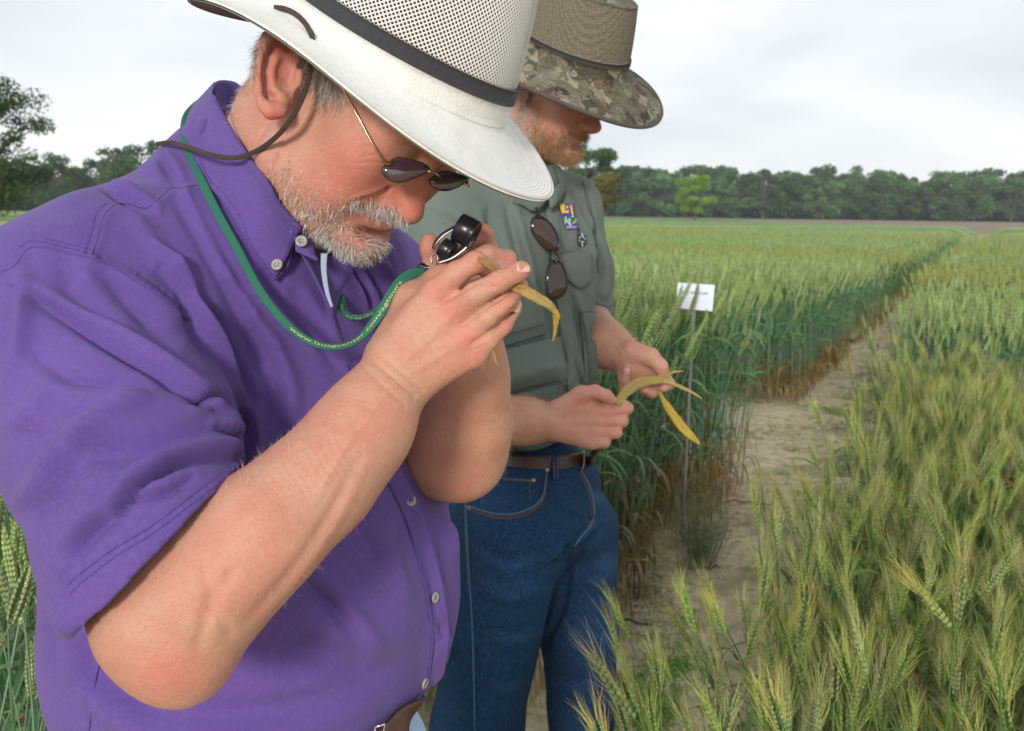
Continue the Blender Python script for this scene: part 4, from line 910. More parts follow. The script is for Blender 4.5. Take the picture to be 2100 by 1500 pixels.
f1 = [  # sleeve and shoulder folds, traced from the photograph
 ([(45, 600), (130, 648), (230, 708), (330, 768), (410, 822), (470, 848)], 15, .0062, 'foldr'),
 ([(330, 560), (372, 600), (395, 660), (450, 760), (475, 815)], 14, .0050, 'foldr'),
 ([(385, 560), (440, 650), (480, 730), (512, 820), (505, 900)], 18, .0060, 'fold'),
 ([(470, 600), (520, 700), (560, 790), (570, 870)], 22, .0050, 'foldr'),
 ([(405, 828), (440, 812), (470, 830), (492, 850)], 10, .0050, 'fold'),
 ([(470, 812), (500, 850), (508, 900), (500, 945)], 12, .0050, 'foldr'),
 ([(248, 1040), (300, 985), (370, 945), (440, 935), (502, 950)], 13, .0068, 'foldr'),
 ([(240, 1050), (265, 1020), (340, 1010), (395, 985)], 10, .0040, 'foldr'),
 ([(85, 965), (160, 905), (225, 850), (300, 800)], 30, .0052, 'ridge'),
 ([(100, 900), (190, 930), (300, 920), (420, 900)], 26, .0038, 'foldr'),
 ([(50, 560), (50, 640), (45, 720), (10, 800)], 16, .0050, 'ridge'),
 ([(80, 735), (150, 780), (250, 790), (350, 800)], 16, .0030, 'fold'),
 ([(60, 1060), (120, 1010), (160, 940)], 24, .0045, 'foldr'),
 ([(150, 1150), (190, 1090), (250, 1045)], 18, .0045, 'foldr'),
 ([(215, 575), (290, 640), (340, 700)], 22, .0036, 'foldr'),
 ([(130, 520), (150, 600), (220, 650)], 26, .0028, 'foldr'),
 ([(440, 880), (470, 890), (500, 915)], 8, .0035, 'foldr'),
 ([(10, 870), (60, 850), (100, 790)], 22, .0030, 'ridge'),
 # shoulder
 ([(175, 360), (250, 400), (310, 430)], 11, .0040, 'foldr'),
 ([(320, 305), (340, 340), (365, 385)], 11, .0040, 'foldr'),
 ([(130, 395), (200, 360), (260, 352), (330, 365)], 12, .0022, 'foldr'),
 ([(90, 420), (150, 400), (200, 360)], 16, .0020, 'ridge'),
 ([(270, 440), (330, 500), (400, 580), (440, 640)], 16, .0040, 'ridge'),
 ([(360, 400), (400, 470), (450, 560), (500, 640)], 14, .0035, 'foldr'),
 ([(400, 420), (450, 510), (500, 590), (560, 680)], 14, .0030, 'fold'),
 ([(300, 470), (360, 520), (400, 560)], 12, .0025, 'fold'),
 # chest, far side
 ([(722, 548), (745, 590), (765, 636)], 6, .0034, 'fold'), ([(744, 540), (765, 580), (788, 618)], 6, .0034, 'fold'),
 ([(790, 500), (805, 550), (812, 590)], 7, .0034, 'fold'), ([(820, 480), (835, 520), (842, 560)], 7, .0030, 'fold'), ([(765, 520), (790, 560), (800, 600)], 6, .0025, 'ridge'),
 ([(600, 600), (650, 680), (700, 760)], 16, .0030, 'foldr'), ([(540, 560), (600, 640), (660, 700)], 12, .0025, 'fold'),
 # belly
 ([(600, 1170), (660, 1225), (720, 1300), (745, 1350)], 18, .0035, 'foldr'), ([(740, 1040), (790, 1130), (835, 1235)], 20, .0035, 'ridge'),
 ([(890, 1060), (915, 1090), (935, 1150)], 12, .0040, 'ridge'), ([(905, 1290), (925, 1310), (930, 1370)], 10, .004, 'fold'),
 ([(520, 1330), (620, 1330), (740, 1370), (850, 1370)], 40, .0050, 'foldr'), ([(300, 1450), (450, 1470), (620, 1450), (760, 1400)], 30, .0035, 'fold'),
 ([(640, 900), (700, 970), (760, 1060)], 22, .003, 'foldr'), ([(830, 880), (850, 940), (890, 1010)], 14, .0040, 'foldr'), ([(870, 850), (890, 900), (900, 970)], 10, .004, 'ridge'),
 ([(150, 1330), (210, 1380), (330, 1480)], 30, .004, 'fold'), ([(110, 1230), (150, 1310), (160, 1400)], 24, .0035, 'ridge'),
]
sc.strokes([(a[0], a[1], a[2]*2.1)+tuple(a[3:]) for a in f1])
for i in range(3):      # broad unevenness of the cloth
    pass
nn = np.array([mnoise.noise(Vector(v)*9) for v in sc.V])*.0028 + np.array([mnoise.noise(Vector(v)*26+Vector((5, 1, 2))) for v in sc.V])*.0009
sc.V = sc.V+sc.N*nn[:, None]; sc.N = normals(sc.V, F)
seams = [
 ([(-20, 566), (28, 547), (48, 520), (66, 508), (95, 509), (140, 520), (185, 530), (225, 545), (270, 570), (330, 612), (388, 658)], 4, .0022, 'step'),
 ([(185, 530), (200, 490), (212, 445), (235, 422), (262, 418), (300, 427), (325, 408), (350, 388), (372, 386), (400, 380)], 4, .0016, 'step'),
 ([(135, 1206), (160, 1180), (230, 1128), (310, 1080), (390, 1020), (462, 968)], 3, .0012, 'line'), ([(142, 1222), (166, 1196), (236, 1142), (316, 1092), (396, 1032), (470, 978)], 2.6, .0006, 'line'),
 ([(212, 1330), (195, 1400), (180, 1520)], 4, .0012, 'line'),
 ([(728, 548), (706, 580), (688, 612), (684, 640), (692, 690), (720, 745), (760, 830)], 5, .0025, 'step'),
]
sc.strokes(seams); V = sc.V
# puckers along the seams
P = pix(V)
def pucker(V, N, poly, off, wd, amp, wl):
    poly = cr_curve(poly, 6); d, sg, t = poly_dist(P, poly); L = np.linalg.norm(np.diff(poly, axis=0), axis=1).sum()
    a = np.exp(-((d*sg-off)/wd)**2)*np.sin(t*L/wl*2*PI+np.sin(t*40)*1.5)*amp*sc.fc
    a *= (V[:, 2] < 1.02)
    return V+N*a[:, None]
sc.fc = sc.face()
_P = pix(V); _m = (np.hypot(_P[:, 0]-155, _P[:, 1]-1285) < 60)[:, None]
for _i in range(14): V = np.where(_m, lap(V, F), V)
V = pucker(V, sc.N, seams[0][0], -12, 9, .0006, 17); V = pucker(V, sc.N, seams[1][0], -12, 9, .0006, 16); V = pucker(V, sc.N, seams[2][0], 8, 9, .0006, 15)
shirt1 = ob('shirt', V, F, M_purple, man1)
BS1 = bvh_of(V, F)
def seamline(bv, pts, r, mat, parent, off=.0004, name='seam', lowpass=1, n=6, default=None):
    Pl = drape_line(bv, pts, off, n, default, lowpass); Vt, Ft = tube(Pl, r, 6, ref=(0, 0, -1)); return ob(name, Vt, Ft, mat, parent)
def stitches(bv, pts, mat, parent, off=.0005, step=5.0, ln=3.2, r=.00028, default=None):
    q = cr_curve(pts, 12) if len(pts) > 2 else np.array(pts, float); L = np.concatenate([[0], np.cumsum(np.linalg.norm(np.diff(q, axis=0), axis=1))])
    parts = []
    for s0 in np.arange(0, L[-1]-ln, step):
        a = [np.interp(s, L, q[:, 0]) for s in (s0, s0+ln)]; b = [np.interp(s, L, q[:, 1]) for s in (s0, s0+ln)]
        p0 = drape(bv, a[0], b[0], off, default); p1 = drape(bv, a[1], b[1], off, default)
        if p0 is None or p1 is None or np.linalg.norm(p1-p0) > .02: continue
        parts.append(tube([p0, p1], r, 4))
    if parts:
        Vt, Ft = join(parts); return ob('stitching', Vt, Ft, mat, parent)
M_thread = simple('purple_thread', (.115, .06, .31), .8, var=0)
for k, r in ((0, .0009), (1, .0008)): seamline(BS1, seams[k][0], r, M_purple2, shirt1, -.0002)
stitches(BS1, [(x-8, y-13) for x, y in seams[0][0]][2:], M_thread, shirt1)
stitches(BS1, [(x-6, y-20) for x, y in seams[0][0]][4:], M_thread, shirt1)
stitches(BS1, [(x-14, y-8) for x, y in seams[1][0]][:4], M_thread, shirt1)
stitches(BS1, seams[2][0], M_thread, shirt1); 
seamline(BS1, seams[4][0], .0006, M_purple2, shirt1)
seamline(BS1, [(184, 1284), (240, 1232), (300, 1178), (370, 1112), (440, 1048), (470, 1010)], .0015, M_purple2, shirt1, .0, 'sleeve_hem', 1)
stitches(BS1, seams[3][0], M_thread, shirt1)

# placket down the belly
pl = [(716, 745), (752, 880), (792, 968), (830, 1045), (856, 1120), (880, 1215), (892, 1300), (886, 1370), (868, 1425)]
pl = [(x+13, y-6) for x, y in pl]
Q = drape_line(BS1, pl, .0014, 10, None, 4)
Vt, Ft = strap(Q, np.linspace(.0150, .0175, len(Q)), .0016, rows=9, nrm=np.array([-Q[i]/np.linalg.norm(Q[i])+np.array([.45, 0, 0]) for i in range(len(Q))]), crown=.0003)
Vt = Vt+np.array([0, 0, 1])*(np.sin(np.arange(len(Vt))/18*1.1)*.0004)[:, None]
placket1 = ob('placket', Vt, Ft, M_purple, shirt1)
edge = [(x-18, y+8) for x, y in pl]
seamline(BS1, edge, .0011, M_purple2, shirt1, .0018, 'placket_edge', 3)
M_button = simple('horn_button', (.33, .32, .27), .25, var=.25, scale=300)
M_hole = simple('dark_hole', (.03, .025, .03), .8, var=0)
def button(c, ax, r, parent, name='button'):
    V_, F_ = disc_geo(c, ax, r, r*.42, 24, r*.12); b = ob(name, V_, F_, M_button, parent)
    ax = np.array(ax, float); ax /= np.linalg.norm(ax); u = np.cross(ax, (0, 1, 0)); u /= np.linalg.norm(u); v = np.cross(ax, u)
    hs = []
    for a, b_ in ((.22, .22), (-.22, .22), (.22, -.22), (-.22, -.22)): hs.append(disc_geo(np.array(c)+ax*r*.12+u*r*a+v*r*b_, ax, r*.11, r*.06, 8))
    Vh, Fh = join(hs); ob('button_hole', Vh, Fh, M_hole, b)
for (bx, by), ax in (((843, 1027), (.55, -.05, -.85)), ((893, 1226), (.88, 0, -.48))):
    p = drape(BS1, bx, by, .0038); button(p, ax, .0050, shirt1)
p = drape(BS1, 872, 1402, .003, .95); button(p, (.9, .25, -.35), .0055, shirt1)

# collar: leaf over the shoulder, inside of the stand, far leaf
def lift(p, off=.004):
    c = C(*p); d = drape(BS1, p[0], p[1], off); return c if d is None or d[2] > c[2] else d
fold = [(441, 170, .905), (436, 196, .872), (458, 238, .838), (493, 297, .803), (521, 340, .789), (548, 374, .783), (575, 423, .785), (618, 468, .80)]
low = [(393, 222, .925), (382, 262, .885), (394, 318, .846), (418, 372, .818), (452, 408, .80), (482, 452, .79), (514, 508, .79), (563, 577, .80)]
rows = []
for t, bul in ((0, 0), (.18, .004), (.5, .006), (.8, .003), (1, 0)):
    r = []
    for a, b in zip(fold, low):
        p = C(*[a[i]*(1-t)+b[i]*t for i in range(3)]); q = p/np.linalg.norm(p)
        p = p-q*bul
        d = drape(BS1, 1050+FPX*p[0]/p[2], 750+FPX*p[1]/p[2], .0028+.002*(1-t))
        p = p if d is None or d[2] > p[2] else d
        d2 = drape(BV1, 1050+FPX*p[0]/p[2], 750+FPX*p[1]/p[2], .0085)
        r.append(p if d2 is None or d2[2] > p[2] or t > .9 else d2)
    rows.append(r)
Vc, Fc = patch(rows, 8, 6, .0022)
collar = ob('collar', Vc, Fc, M_purple, shirt1); BC = bvh_of(Vc, Fc)
stl = [(x+9*(1 if i < 6 else .3), y-8*(1 if i < 6 else .6)) for i, (x, y, z_) in enumerate(low)]
stitches(BC, stl[2:], M_thread, collar); stitches(BC, [(563, 560), (580, 534), (590, 505), (604, 474)], M_thread, collar)
seamline(BC, [(565, 572), (590, 545), (600, 508), (616, 474)], .0008, M_purple2, collar, 0, 'collar_edge', 1, default=.80)
seamline(BC, [(x+1, y-1.5) for x, y, z_ in low[2:]], .0008, M_purple2, collar, 0, 'collar_edge', 1, default=.80)
seamline(BC, [(x+1.5, y) for x, y, z_ in fold[1:]], .0010, M_purple2, collar, .0002, 'collar_edge', 1, default=.80)
p = drape(BC, 568, 543, .0022, .79); button(p, (-.1, -.25, -.95), .0046, collar)
Vc, Fc = patch([[C(438, 172, .904), C(452, 165, .93), C(478, 168, .955), C(505, 182, .96), (C(560, 205, .95))],
                [C(440, 215, .885), C(458, 215, .93), C(482, 218, .955), C(510, 225, .96), (C(560, 240, .95))],
                [C(462, 262, .865), C(468, 262, .92), C(490, 268, .95), C(515, 272, .955), (C(560, 280, .95))]], 6, 5, .002)
ob('collar_stand', Vc, Fc, M_purple2, shirt1)
Vc, Fc = patch([[C(560, 395, .83), C(600, 445, .82), C(640, 500, .825), C(690, 535, .85), C(735, 540, .89)],
                [C(575, 440, .82), C(618, 500, .815), C(655, 560, .82), C(690, 590, .845), C(718, 570, .875)],
                [C(590, 480, .815), C(640, 560, .80), C(680, 640, .80), C(690, 640, .815), C(690, 610, .835)]], 6, 5, .002)
ob('neckline_facing', Vc, Fc, M_purple2, shirt1)
Vc, Fc = patch([[C(598, 462, .800), C(622, 478, .798), C(640, 498, .80)], [C(604, 490, .795), C(626, 505, .793), C(645, 520, .797)], [C(606, 515, .79), C(634, 528, .79), C(652, 535, .793)]], 5, 5, .002)
ob('collar_leaf', Vc, Fc, M_purple, shirt1)
button(C(618, 495, .787), (.2, -.2, -.95), .0046, shirt1)
M_tape = simple('pale_blue_cloth', (.30, .37, .48), .8, var=.12, scale=90)
Q = np.array([C(665, 520, .795), C(664, 550, .793), (C(668, 585, .79)), C(674, 610, .79), C(681, 630, .79)])
Vt, Ft = strap(cr_curve(Q, 5), np.linspace(.0052, .0022, 21), .0010); ob('undershirt_edge', Vt, Ft, M_tape, shirt1)

# belt and jeans, feet on the ground
M_belt1 = simple('brown_leather', (.075, .032, .02), .45, var=.4, scale=60, bump=.0006)
def wchain(S, pts, k=.03):
    for a, b in zip(pts[:-1], pts[1:]): S.rc(from_world(np.array([a[:3]]))[0], from_world(np.array([b[:3]]))[0], a[3], b[3], k)
S = Sdf()
S.elp(560, 1590, .985, 305, 165, .155, 0, .04)
S.elp(700, 1545, .965, 165, 130, .12, 0, .04)
hx = to_world(C(560, 1640, .985))
for sx_ in (-.09, .09):
    wchain(S, [(hx[0]+.02, hx[1]+sx_, hx[2]-.02, .105), (hx[0]+.01, hx[1]+sx_*1.2, .48, .078), (hx[0]-.02, hx[1]+sx_*1.3, .10, .072)], .04)
V, F = S.mesh(.006, smooth=2)
g = G('light_blue_denim'); n2 = g.noise(300, 3, .7); g.p('Base Color', g.mix(n2, (.22, .38, .62), (.52, .66, .84))); g.p('Roughness', .85); g.bump(n2, .0006); M_jean1 = g.m
jeans1 = ob('jeans', V, F, M_jean1, man1)
BJ1 = bvh_of(V, F)
Q = np.array([C(640, 1590, .86), C(720, 1575, .86), C(775, 1540, .865), C(812, 1505, .88), C(838, 1475, .90), C(852, 1455, .94)])
Vt, Ft = strap(cr_curve(Q, 6), .030, .004, nrm=[(.3, .1, -1)]*31, rows=7); belt1 = ob('belt', Vt, Ft, M_belt1, man1)
M_steel = simple('polished_steel', (.75, .74, .72), .18, 1, var=0)
Vt, Ft = tube([C(768, 1492, .850), C(788, 1486, .852), C(787, 1502, .852), C(770, 1508, .85), C(768, 1492, .850)], .0011, 6); ob('belt_buckle', Vt, Ft, M_steel, belt1)
M_shoe = simple('brown_boot_leather', (.06, .035, .022), .5, var=.3)
for sx_ in (-.115, .115):
    S = Sdf(); wchain(S, [(hx[0]-.05, hx[1]+sx_, .05, .048), (hx[0]+.16, hx[1]+sx_, .038, .042)]); V, F = S.mesh(.008); ob('boot', V, F, M_shoe, man1)

# ------------------------------------------------------------------ hair and beard of the first man
def polymask(P, poly):
    poly = np.array(poly, float); x, y = P[:, 0], P[:, 1]; ins = np.zeros(len(P), bool); j = len(poly)-1
    for i in range(len(poly)):
        xi, yi = poly[i]; xj, yj = poly[j]
        c = ((yi > y) != (yj > y)) & (x < (xj-xi)*(y-yi)/(yj-yi+1e-12)+xi); ins ^= c; j = i
    return ins
def sample(V, F, wv, n):
    """random points on faces, weighted by per-vertex weight"""
    wf = wv[F].mean(1); a = np.linalg.norm(np.cross(V[F[:, 2]]-V[F[:, 0]], V[F[:, 3]]-V[F[:, 1]]), axis=1)*wf
    idx = RNG.choice(len(F), n, p=a/a.sum()); u, v = RNG.random(n)[:, None], RNG.random(n)[:, None]; q = V[F[idx]]
    return q[:, 0]*(1-u)*(1-v)+q[:, 1]*u*(1-v)+q[:, 2]*u*v+q[:, 3]*(1-u)*v, F[idx, 0]
def soft(P, blobs):
    w_ = np.zeros(len(P))
    for x, y, r, a in blobs: w_ = np.maximum(w_, a*np.exp(-((P[:, 0]-x)**2+(P[:, 1]-y)**2)/(r*r)))
    return w_
def hairs(name, V, F, N_, wv, n, ln, wd, comb, nmix, cols, parent, curl=.4, seg=3):
    base, vi = sample(V, F, wv, n); nn_ = N_[vi]
    cb = comb(base) if callable(comb) else np.broadcast_to(np.array(comb, float), base.shape)
    d = nn_*nmix+cb+RNG.normal(size=base.shape)*.28; d /= np.linalg.norm(d, axis=1)[:, None]
    L = ln*RNG.uniform(.55, 1.25, n); Vh, Fh = strands(base-nn_*.0005, d, L, wd*RNG.uniform(.7, 1.2, n), curl, seg)
    ci = RNG.choice(len(cols), n, p=[c[1] for c in cols]); cc = np.array([c[0] for c in cols])[ci]*RNG.uniform(.8, 1.15, (n, 1))
    return ob(name, Vh, Fh, M_hairg, parent, col=np.repeat(np.clip(cc, 0, 1), 2*(seg+1), axis=0))
P1 = pix(V1); near = (V1[:, 2] < .86)
GREY = [((.62, .60, .56), .5), ((.36, .33, .29), .28), ((.12, .085, .06), .10), ((.38, .23, .12), .12)]
WHITE = [((.80, .78, .74), .62), ((.50, .47, .43), .25), ((.22, .17, .13), .13)]
def comb_field(pts):
    """image-plane comb directions from samples (x, y, dx, dy)"""
    A_ = np.array(pts, float)
    def f(B_):
        p = pix(B_); w_ = np.exp(-((p[:, None]-A_[None, :, :2])**2).sum(2)/(45.**2))+1e-9
        v = (w_[:, :, None]*A_[None, :, 2:]).sum(1)/w_.sum(1)[:, None]
        return np.concatenate([v, np.zeros((len(v), 1))], 1)
    return f
wch = soft(P1, [(700, 505, 44, 1), (735, 515, 34, 1), (765, 500, 26, 1), (670, 485, 40, .9), (650, 455, 34, .6), (625, 430, 32, .55), (680, 455, 34, .5), (600, 395, 30, .45), (585, 360, 28, .4), (575, 325, 22, .3), (780, 492, 18, .9), (700, 470, 26, .35)])
wch = np.where((P1[:, 1] < 300), 0, wch)*near
lipd, _, _ = poly_dist(P1, cr_curve([(730, 438), (757, 452), (785, 466), (806, 470)], 5)); lipm = np.clip((lipd-13)/7, 0, 1)
wch *= lipm; _ly = 438+(P1[:, 0]-730)*.43; wch = np.where((P1[:, 0] > 728) & (P1[:, 0] < 815) & (P1[:, 1] < _ly+32), 0, wch)
CB = comb_field([(700, 505, -.1, .9), (760, 505, .5, .8), (650, 460, -.2, .8), (600, 390, .2, .8), (580, 340, -.3, .7), (760, 430, -.2, .8), (810, 440, .35, .8), (710, 430, -.5, .6), (690, 450, -.4, .6)])
beard1 = hairs('beard', V1, F1, N1, wch**1.4, 5200, .0066, .00034, CB, .75, WHITE, man1, .7)
wmu = soft(P1, [(760, 430, 18, 1), (785, 432, 18, 1), (805, 440, 17, 1), (820, 448, 12, 1), (735, 424, 16, .9), (715, 430, 14, .8), (702, 442, 14, .7), (690, 455, 14, .5)])*near*np.clip((lipd-7)/5, 0, 1)*(np.hypot(P1[:, 0]-838, P1[:, 1]-428) > 22)
hairs('moustache', V1, F1, N1, np.where(P1[:, 1] > _ly-5, 0, wmu)**1.3, 2000, .0062, .00032, CB, .45, WHITE, man1, .35)
wst = soft(P1, [(650, 400, 60, .7), (690, 440, 40, 1), (615, 360, 45, .6), (760, 485, 18, .6), (700, 490, 50, .8), (600, 300, 40, .3), (640, 230, 40, .25)])*near*lipm
hairs('stubble', V1, F1, N1, wst, 2600, .0042, .00022, CB, .5, [((.55, .40, .28), .6), ((.75, .7, .65), .4)], man1, .9)
hairs('head_hair', V1, F1, N1, (soft(P1, [(525, 90, 26, 1), (515, 130, 22, .8), (540, 60, 24, 1), (505, 165, 14, .4)])+soft(P1, [(652, 145, 24, 1), (676, 180, 22, .9), (662, 205, 16, .4), (696, 208, 14, .4), (650, 110, 24, 1)]))*near*(np.hypot(P1[:, 0]-575, (P1[:, 1]-150)*.5) > 45), 5200, .0095, .00030,
      comb_field([(525, 90, -.3, .9), (655, 150, -.15, .9), (700, 215, -.1, .8)]), .25, GREY, man1, .3)
# down on the neck nape and forearms
hairs('neck_down', V1, F1, N1, soft(P1, [(480, 205, 20, 1), (465, 230, 16, 1), (495, 185, 16, 1), (520, 240, 50, .25)])*near, 500, .006, .0002, (-.3, .5, 0), .6, [((.7, .62, .55), 1)], man1, .8)
wa = soft(P1, [(600, 930, 70, .7), (700, 850, 60, .5), (520, 990, 70, 1), (480, 1010, 50, 1), (640, 1000, 90, .4), (1010, 850, 60, 1), (1020, 920, 50, 1), (990, 780, 50, .8), (640, 1180, 80, .3)])*(P1[:, 1] > 700)
hairs('arm_hair', V1, F1, N1, wa, 4200, .0070, .00016, comb_field([(520, 990, .25, -.8), (1010, 850, .3, .9), (700, 850, .6, -.4), (640, 1180, .4, .6)]), .12, [((.55, .42, .30), .6), ((.30, .2, .13), .25), ((.75, .65, .5), .15)], man1, .6)
# ------------------------------------------------------------------ white sun hat
g = G('white_hat_cloth'); n2 = g.noise(500, 3, .6)
wv = g.n('ShaderNodeTexWave', wave_type='BANDS', bands_direction='DIAGONAL'); wv.inputs['Scale'].default_value = 260; g.l(g.co, wv.inputs[0])
g.p('Base Color', g.mix(g.math('MULTIPLY', g.ramp(g.noise(22, 5, .7), (.45, 0.), (.7, 1.)), .6), g.mix(g.noise(400, 3), (.70, .69, .65), (.82, .81, .78)), (.60, .58, .51))); g.p('Roughness', .9); g.p('Sheen Weight', .2); g.bump(g.math('ADD', n2, g.math('MULTIPLY', g.noise(14, 3), 3.0)), .0009, .8); M_hatw = g.m
M_band1 = cloth_mat('charcoal_band', (.045, .045, .048), 900, var=.2)
M_mesh1 = simple('white_mesh', (.76, .74, .70), .7, var=.1, scale=200)
M_lin = simple('grey_brim_lining', (.20, .20, .17), .9, var=.15)
M_cord = simple('brown_suede_cord', (.060, .040, .032), .9, var=.35, scale=400, bump=.0005)
def hat_fn(O, R, s, prm):
    """returns P(theta, level) in the measuring frame; level<0 brim (0..-1 outwards), 0..1 crown upwards. theta 0 = front, +90 = wearer's left"""
    R = np.array(R); O = np.array(O)
    def f(th, lv):
        th = np.asarray(th, float); lv = np.asarray(lv, float); c, q = np.cos(th), np.sin(th)
        a0, b0 = prm['a'], prm['b']
        out = np.clip(-lv, 0, 1); up = np.clip(lv, 0, 1)
        ax = a0+out*(prm['wf']*np.clip(c, 0, 1)**1+prm['ws']*(1-np.abs(c))+prm['wb']*np.clip(-c, 0, 1))
        bx = b0+out*prm['ws']
        z = out*(prm['df']*np.clip(c, 0, 1)**2+prm['db']*np.clip(-c, 0, 1)**2+prm['ds']*q**2)+prm['curl']*out**2.5*(q**2)+prm.get('tip', 0)*out**2*np.clip(c, 0, 1)**3
        if 'wav' in prm: z = z+prm['wav']*out*np.sin(3*th+1)
        tp = 1-prm['taper']*up**1.5
        pin = 1-prm.get('pinch', 0)*up**2*np.exp(-((np.abs(((th+PI) % (2*PI))-PI)-.75)/.35)**2)
        z = z+up*prm['H']
        X = ax*c*tp*pin; Y = bx*q*tp*pin
        return O+(np.stack([X, Y, z], -1)*s)@R.T
    return f
def band(f, l0, l1, th, off=0.0, n=120, m=3, sag=None):
    t = np.linspace(0, 2*PI, n, endpoint=False); rows = [f(t, np.full(n, l)) for l in np.linspace(l0, l1, m)]
    V = np.concatenate(rows); i = np.arange(m-1)[:, None]*n; j = np.arange(n)[None]; k = (j+1) % n
    F = np.stack([i+j, i+k, i+n+k, i+n+j], -1).reshape(-1, 4); N_ = normals(V, F)
    c = V.mean(0)
    if ((V-c)*N_).sum() < 0: N_ = -N_; F = F[:, ::-1]
    o = len(V); W = np.concatenate([V+N_*(off+th/2), V+N_*(off-th/2)])
    j = np.arange(n); k = (j+1) % n; l = (m-1)*n
    E = np.concatenate([np.stack([j, k, k+o, j+o], 1), np.stack([k+l, j+l, j+l+o, k+l+o], 1)])
    return W, np.concatenate([F, F[:, ::-1]+o, E])
def net(f, l0, l1, ncol, nrow, hole, th):
    """open diamond mesh as real cords with real holes"""
    dt = 2*PI/ncol; i = np.arange(ncol)
    def node(j, ii): return f((ii+.5*(j % 2))*dt, np.full(len(ii), l0+(l1-l0)*j/nrow))
    nodes = np.concatenate([node(j, i) for j in range(nrow+1)]); Vn = [nodes]; F = []
    o = len(nodes)
    for j in range(1, nrow):
        a = (j % 2)                                     # cell centred between nodes of row j, top and bottom in rows j+-1
        L_ = j*ncol+i; R_ = j*ncol+(i+1) % ncol
        mid = (i+1) % ncol if a else i
        # neighbours of the gap (i, i+1) in row j: node of row j+-1 lying between them
        T_ = (j+1)*ncol+mid; B_ = (j-1)*ncol+mid
        q = np.stack([L_, B_, R_, T_], 1); ctr = nodes[q].mean(1)
        loop = []
        for e_ in range(4):
            p0, p1 = nodes[q[:, e_]], nodes[q[:, (e_+1) % 4]]
            loop.append(ctr+(p0-ctr)*hole*.80); loop.append(ctr+((p0+p1)/2-ctr)*hole*1.05)
        inner = np.stack(loop, 1)                       # (ncol, 8, 3)
        Vn.append(inner.reshape(-1, 3)); b = o+np.arange(ncol)[:, None]*8
        for e_ in range(4):
            A0, A1 = q[:, e_], q[:, (e_+1) % 4]
            i0, i1, i2 = b[:, 0]+2*e_, b[:, 0]+2*e_+1, b[:, 0]+(2*e_+2) % 8
            F.append(np.stack([A0, A1, i1, i0], 1)); F.append(np.stack([A1, i2, i1, i1], 1)[:, :3].repeat(1, 0)[:, [0, 1, 2, 2]])
        o += ncol*8
    V = np.concatenate(Vn); F = np.concatenate(F); tri = F[:, 2] == F[:, 3]
    Fq, Ft = F[~tri], F[tri][:, :3]
    Nn = normals(V, Fq); c = V.mean(0)
    if ((V-c)*Nn).sum() < 0: Nn = -Nn
    W = np.concatenate([V+Nn*th/2, V-Nn*th/2]); k = len(V)
    return W, [np.concatenate([Fq, Fq[:, ::-1]+k]), np.concatenate([Ft, Ft[:, ::-1]+k])]
def cap_top(f, lv, n=60, rings=9, dent=.02, R=None, s=1.0, lipup=.012):
    t = np.linspace(0, 2*PI, n, endpoint=False); e = f(t, np.full(n, lv)); c = e.mean(0); up = np.array(R)[:, 2]
    V = []
    for r in np.linspace(1, 0, rings): V.append(c+(e-c)*r+up*s*(lipup*(1-r**4)**.5-dent*np.exp(-((1-r)*0+0)**2)*(1-r**2)*1.0))
    V = np.concatenate(V); i = np.arange(rings-1)[:, None]*n; j = np.arange(n)[None]; k = (j+1) % n
    return V, np.stack([i+j, i+k, i+n+k, i+n+j], -1).reshape(-1, 4)
# hat frame: fitted to the brim and crown lines in the photograph
def fr(F_, L_):
    L_ = np.array(L_, float); L_ /= np.linalg.norm(L_); F_ = np.array(F_, float); F_ -= L_*(F_@L_); F_ /= np.linalg.norm(F_)
    return np.stack([F_, L_, np.cross(F_, L_)], 1)
HR1 = np.array([[0.7717, 0.4276, 0.4707], [0.5702, -0.1375, -0.8098], [-0.2815, 0.8935, -0.35]]); HO1 = np.array([-.0954, -.24, .7878])
HP1 = dict(a=.1036, b=.0857, wf=.0625, ws=.0504, wb=.0638, df=-.0583, db=-.0466, ds=-.012, curl=.0095, tip=.0315, taper=.25, H=.115, pinch=.06, wav=.0)
f1h = hat_fn(HO1, HR1, 1.0, HP1)
hat1 = empty('sun_hat', to_world(HO1)); tag(hat1, 'white wide-brimmed hat with charcoal band and open mesh crown', 'hat')
Vt, Ft = band(f1h, -1, 0, .0022, 0, 160, 14); ob('brim', Vt, Ft, M_hatw, hat1)
for k_, l_ in enumerate(np.linspace(-.965, -.62, 8)):
    Vt, Ft = tube(f1h(np.linspace(0, 2*PI, 161), np.full(161, l_))-HR1[:, 2]*-.0010, .00032 if k_ else .0007, 4, cap=False); ob('stitch_row' if k_ else 'brim_piping', Vt, Ft, simple('hat_thread', (.56, .55, .50), .9, var=0) if k_ < 2 and 'hat_thread' not in MATS else MATS['hat_thread'], hat1)
Vt, Ft = band(f1h, -.955, -.0, .0010, -.0022, 120, 10); ob('brim_lining', Vt, Ft, M_lin, hat1)
Vt, Ft = band(f1h, 0, .147, .0022, .0012, 160, 4); ob('crown_base', Vt, Ft, M_hatw, hat1)
Vt, Ft = band(f1h, .147, .251, .0020, .0022, 160, 4); ob('hat_band', Vt, Ft, M_band1, hat1)
Vt, Ft = net(f1h, .245, 1.0, 150, 46, .74, .0008); ob('mesh_crown', Vt, Ft, M_mesh1, hat1)
M_inner = simple('shaded_hat_lining', (.13, .095, .085), .9, var=.2)  # lining seen through the mesh, the crown's inner shade painted into its colour
Vt, Ft = cap_top(f1h, 1.0, R=HR1, dent=.03); ob('crown_top', Vt, Ft, M_hatw, hat1)
f1i = hat_fn(HO1, HR1, .95, HP1)
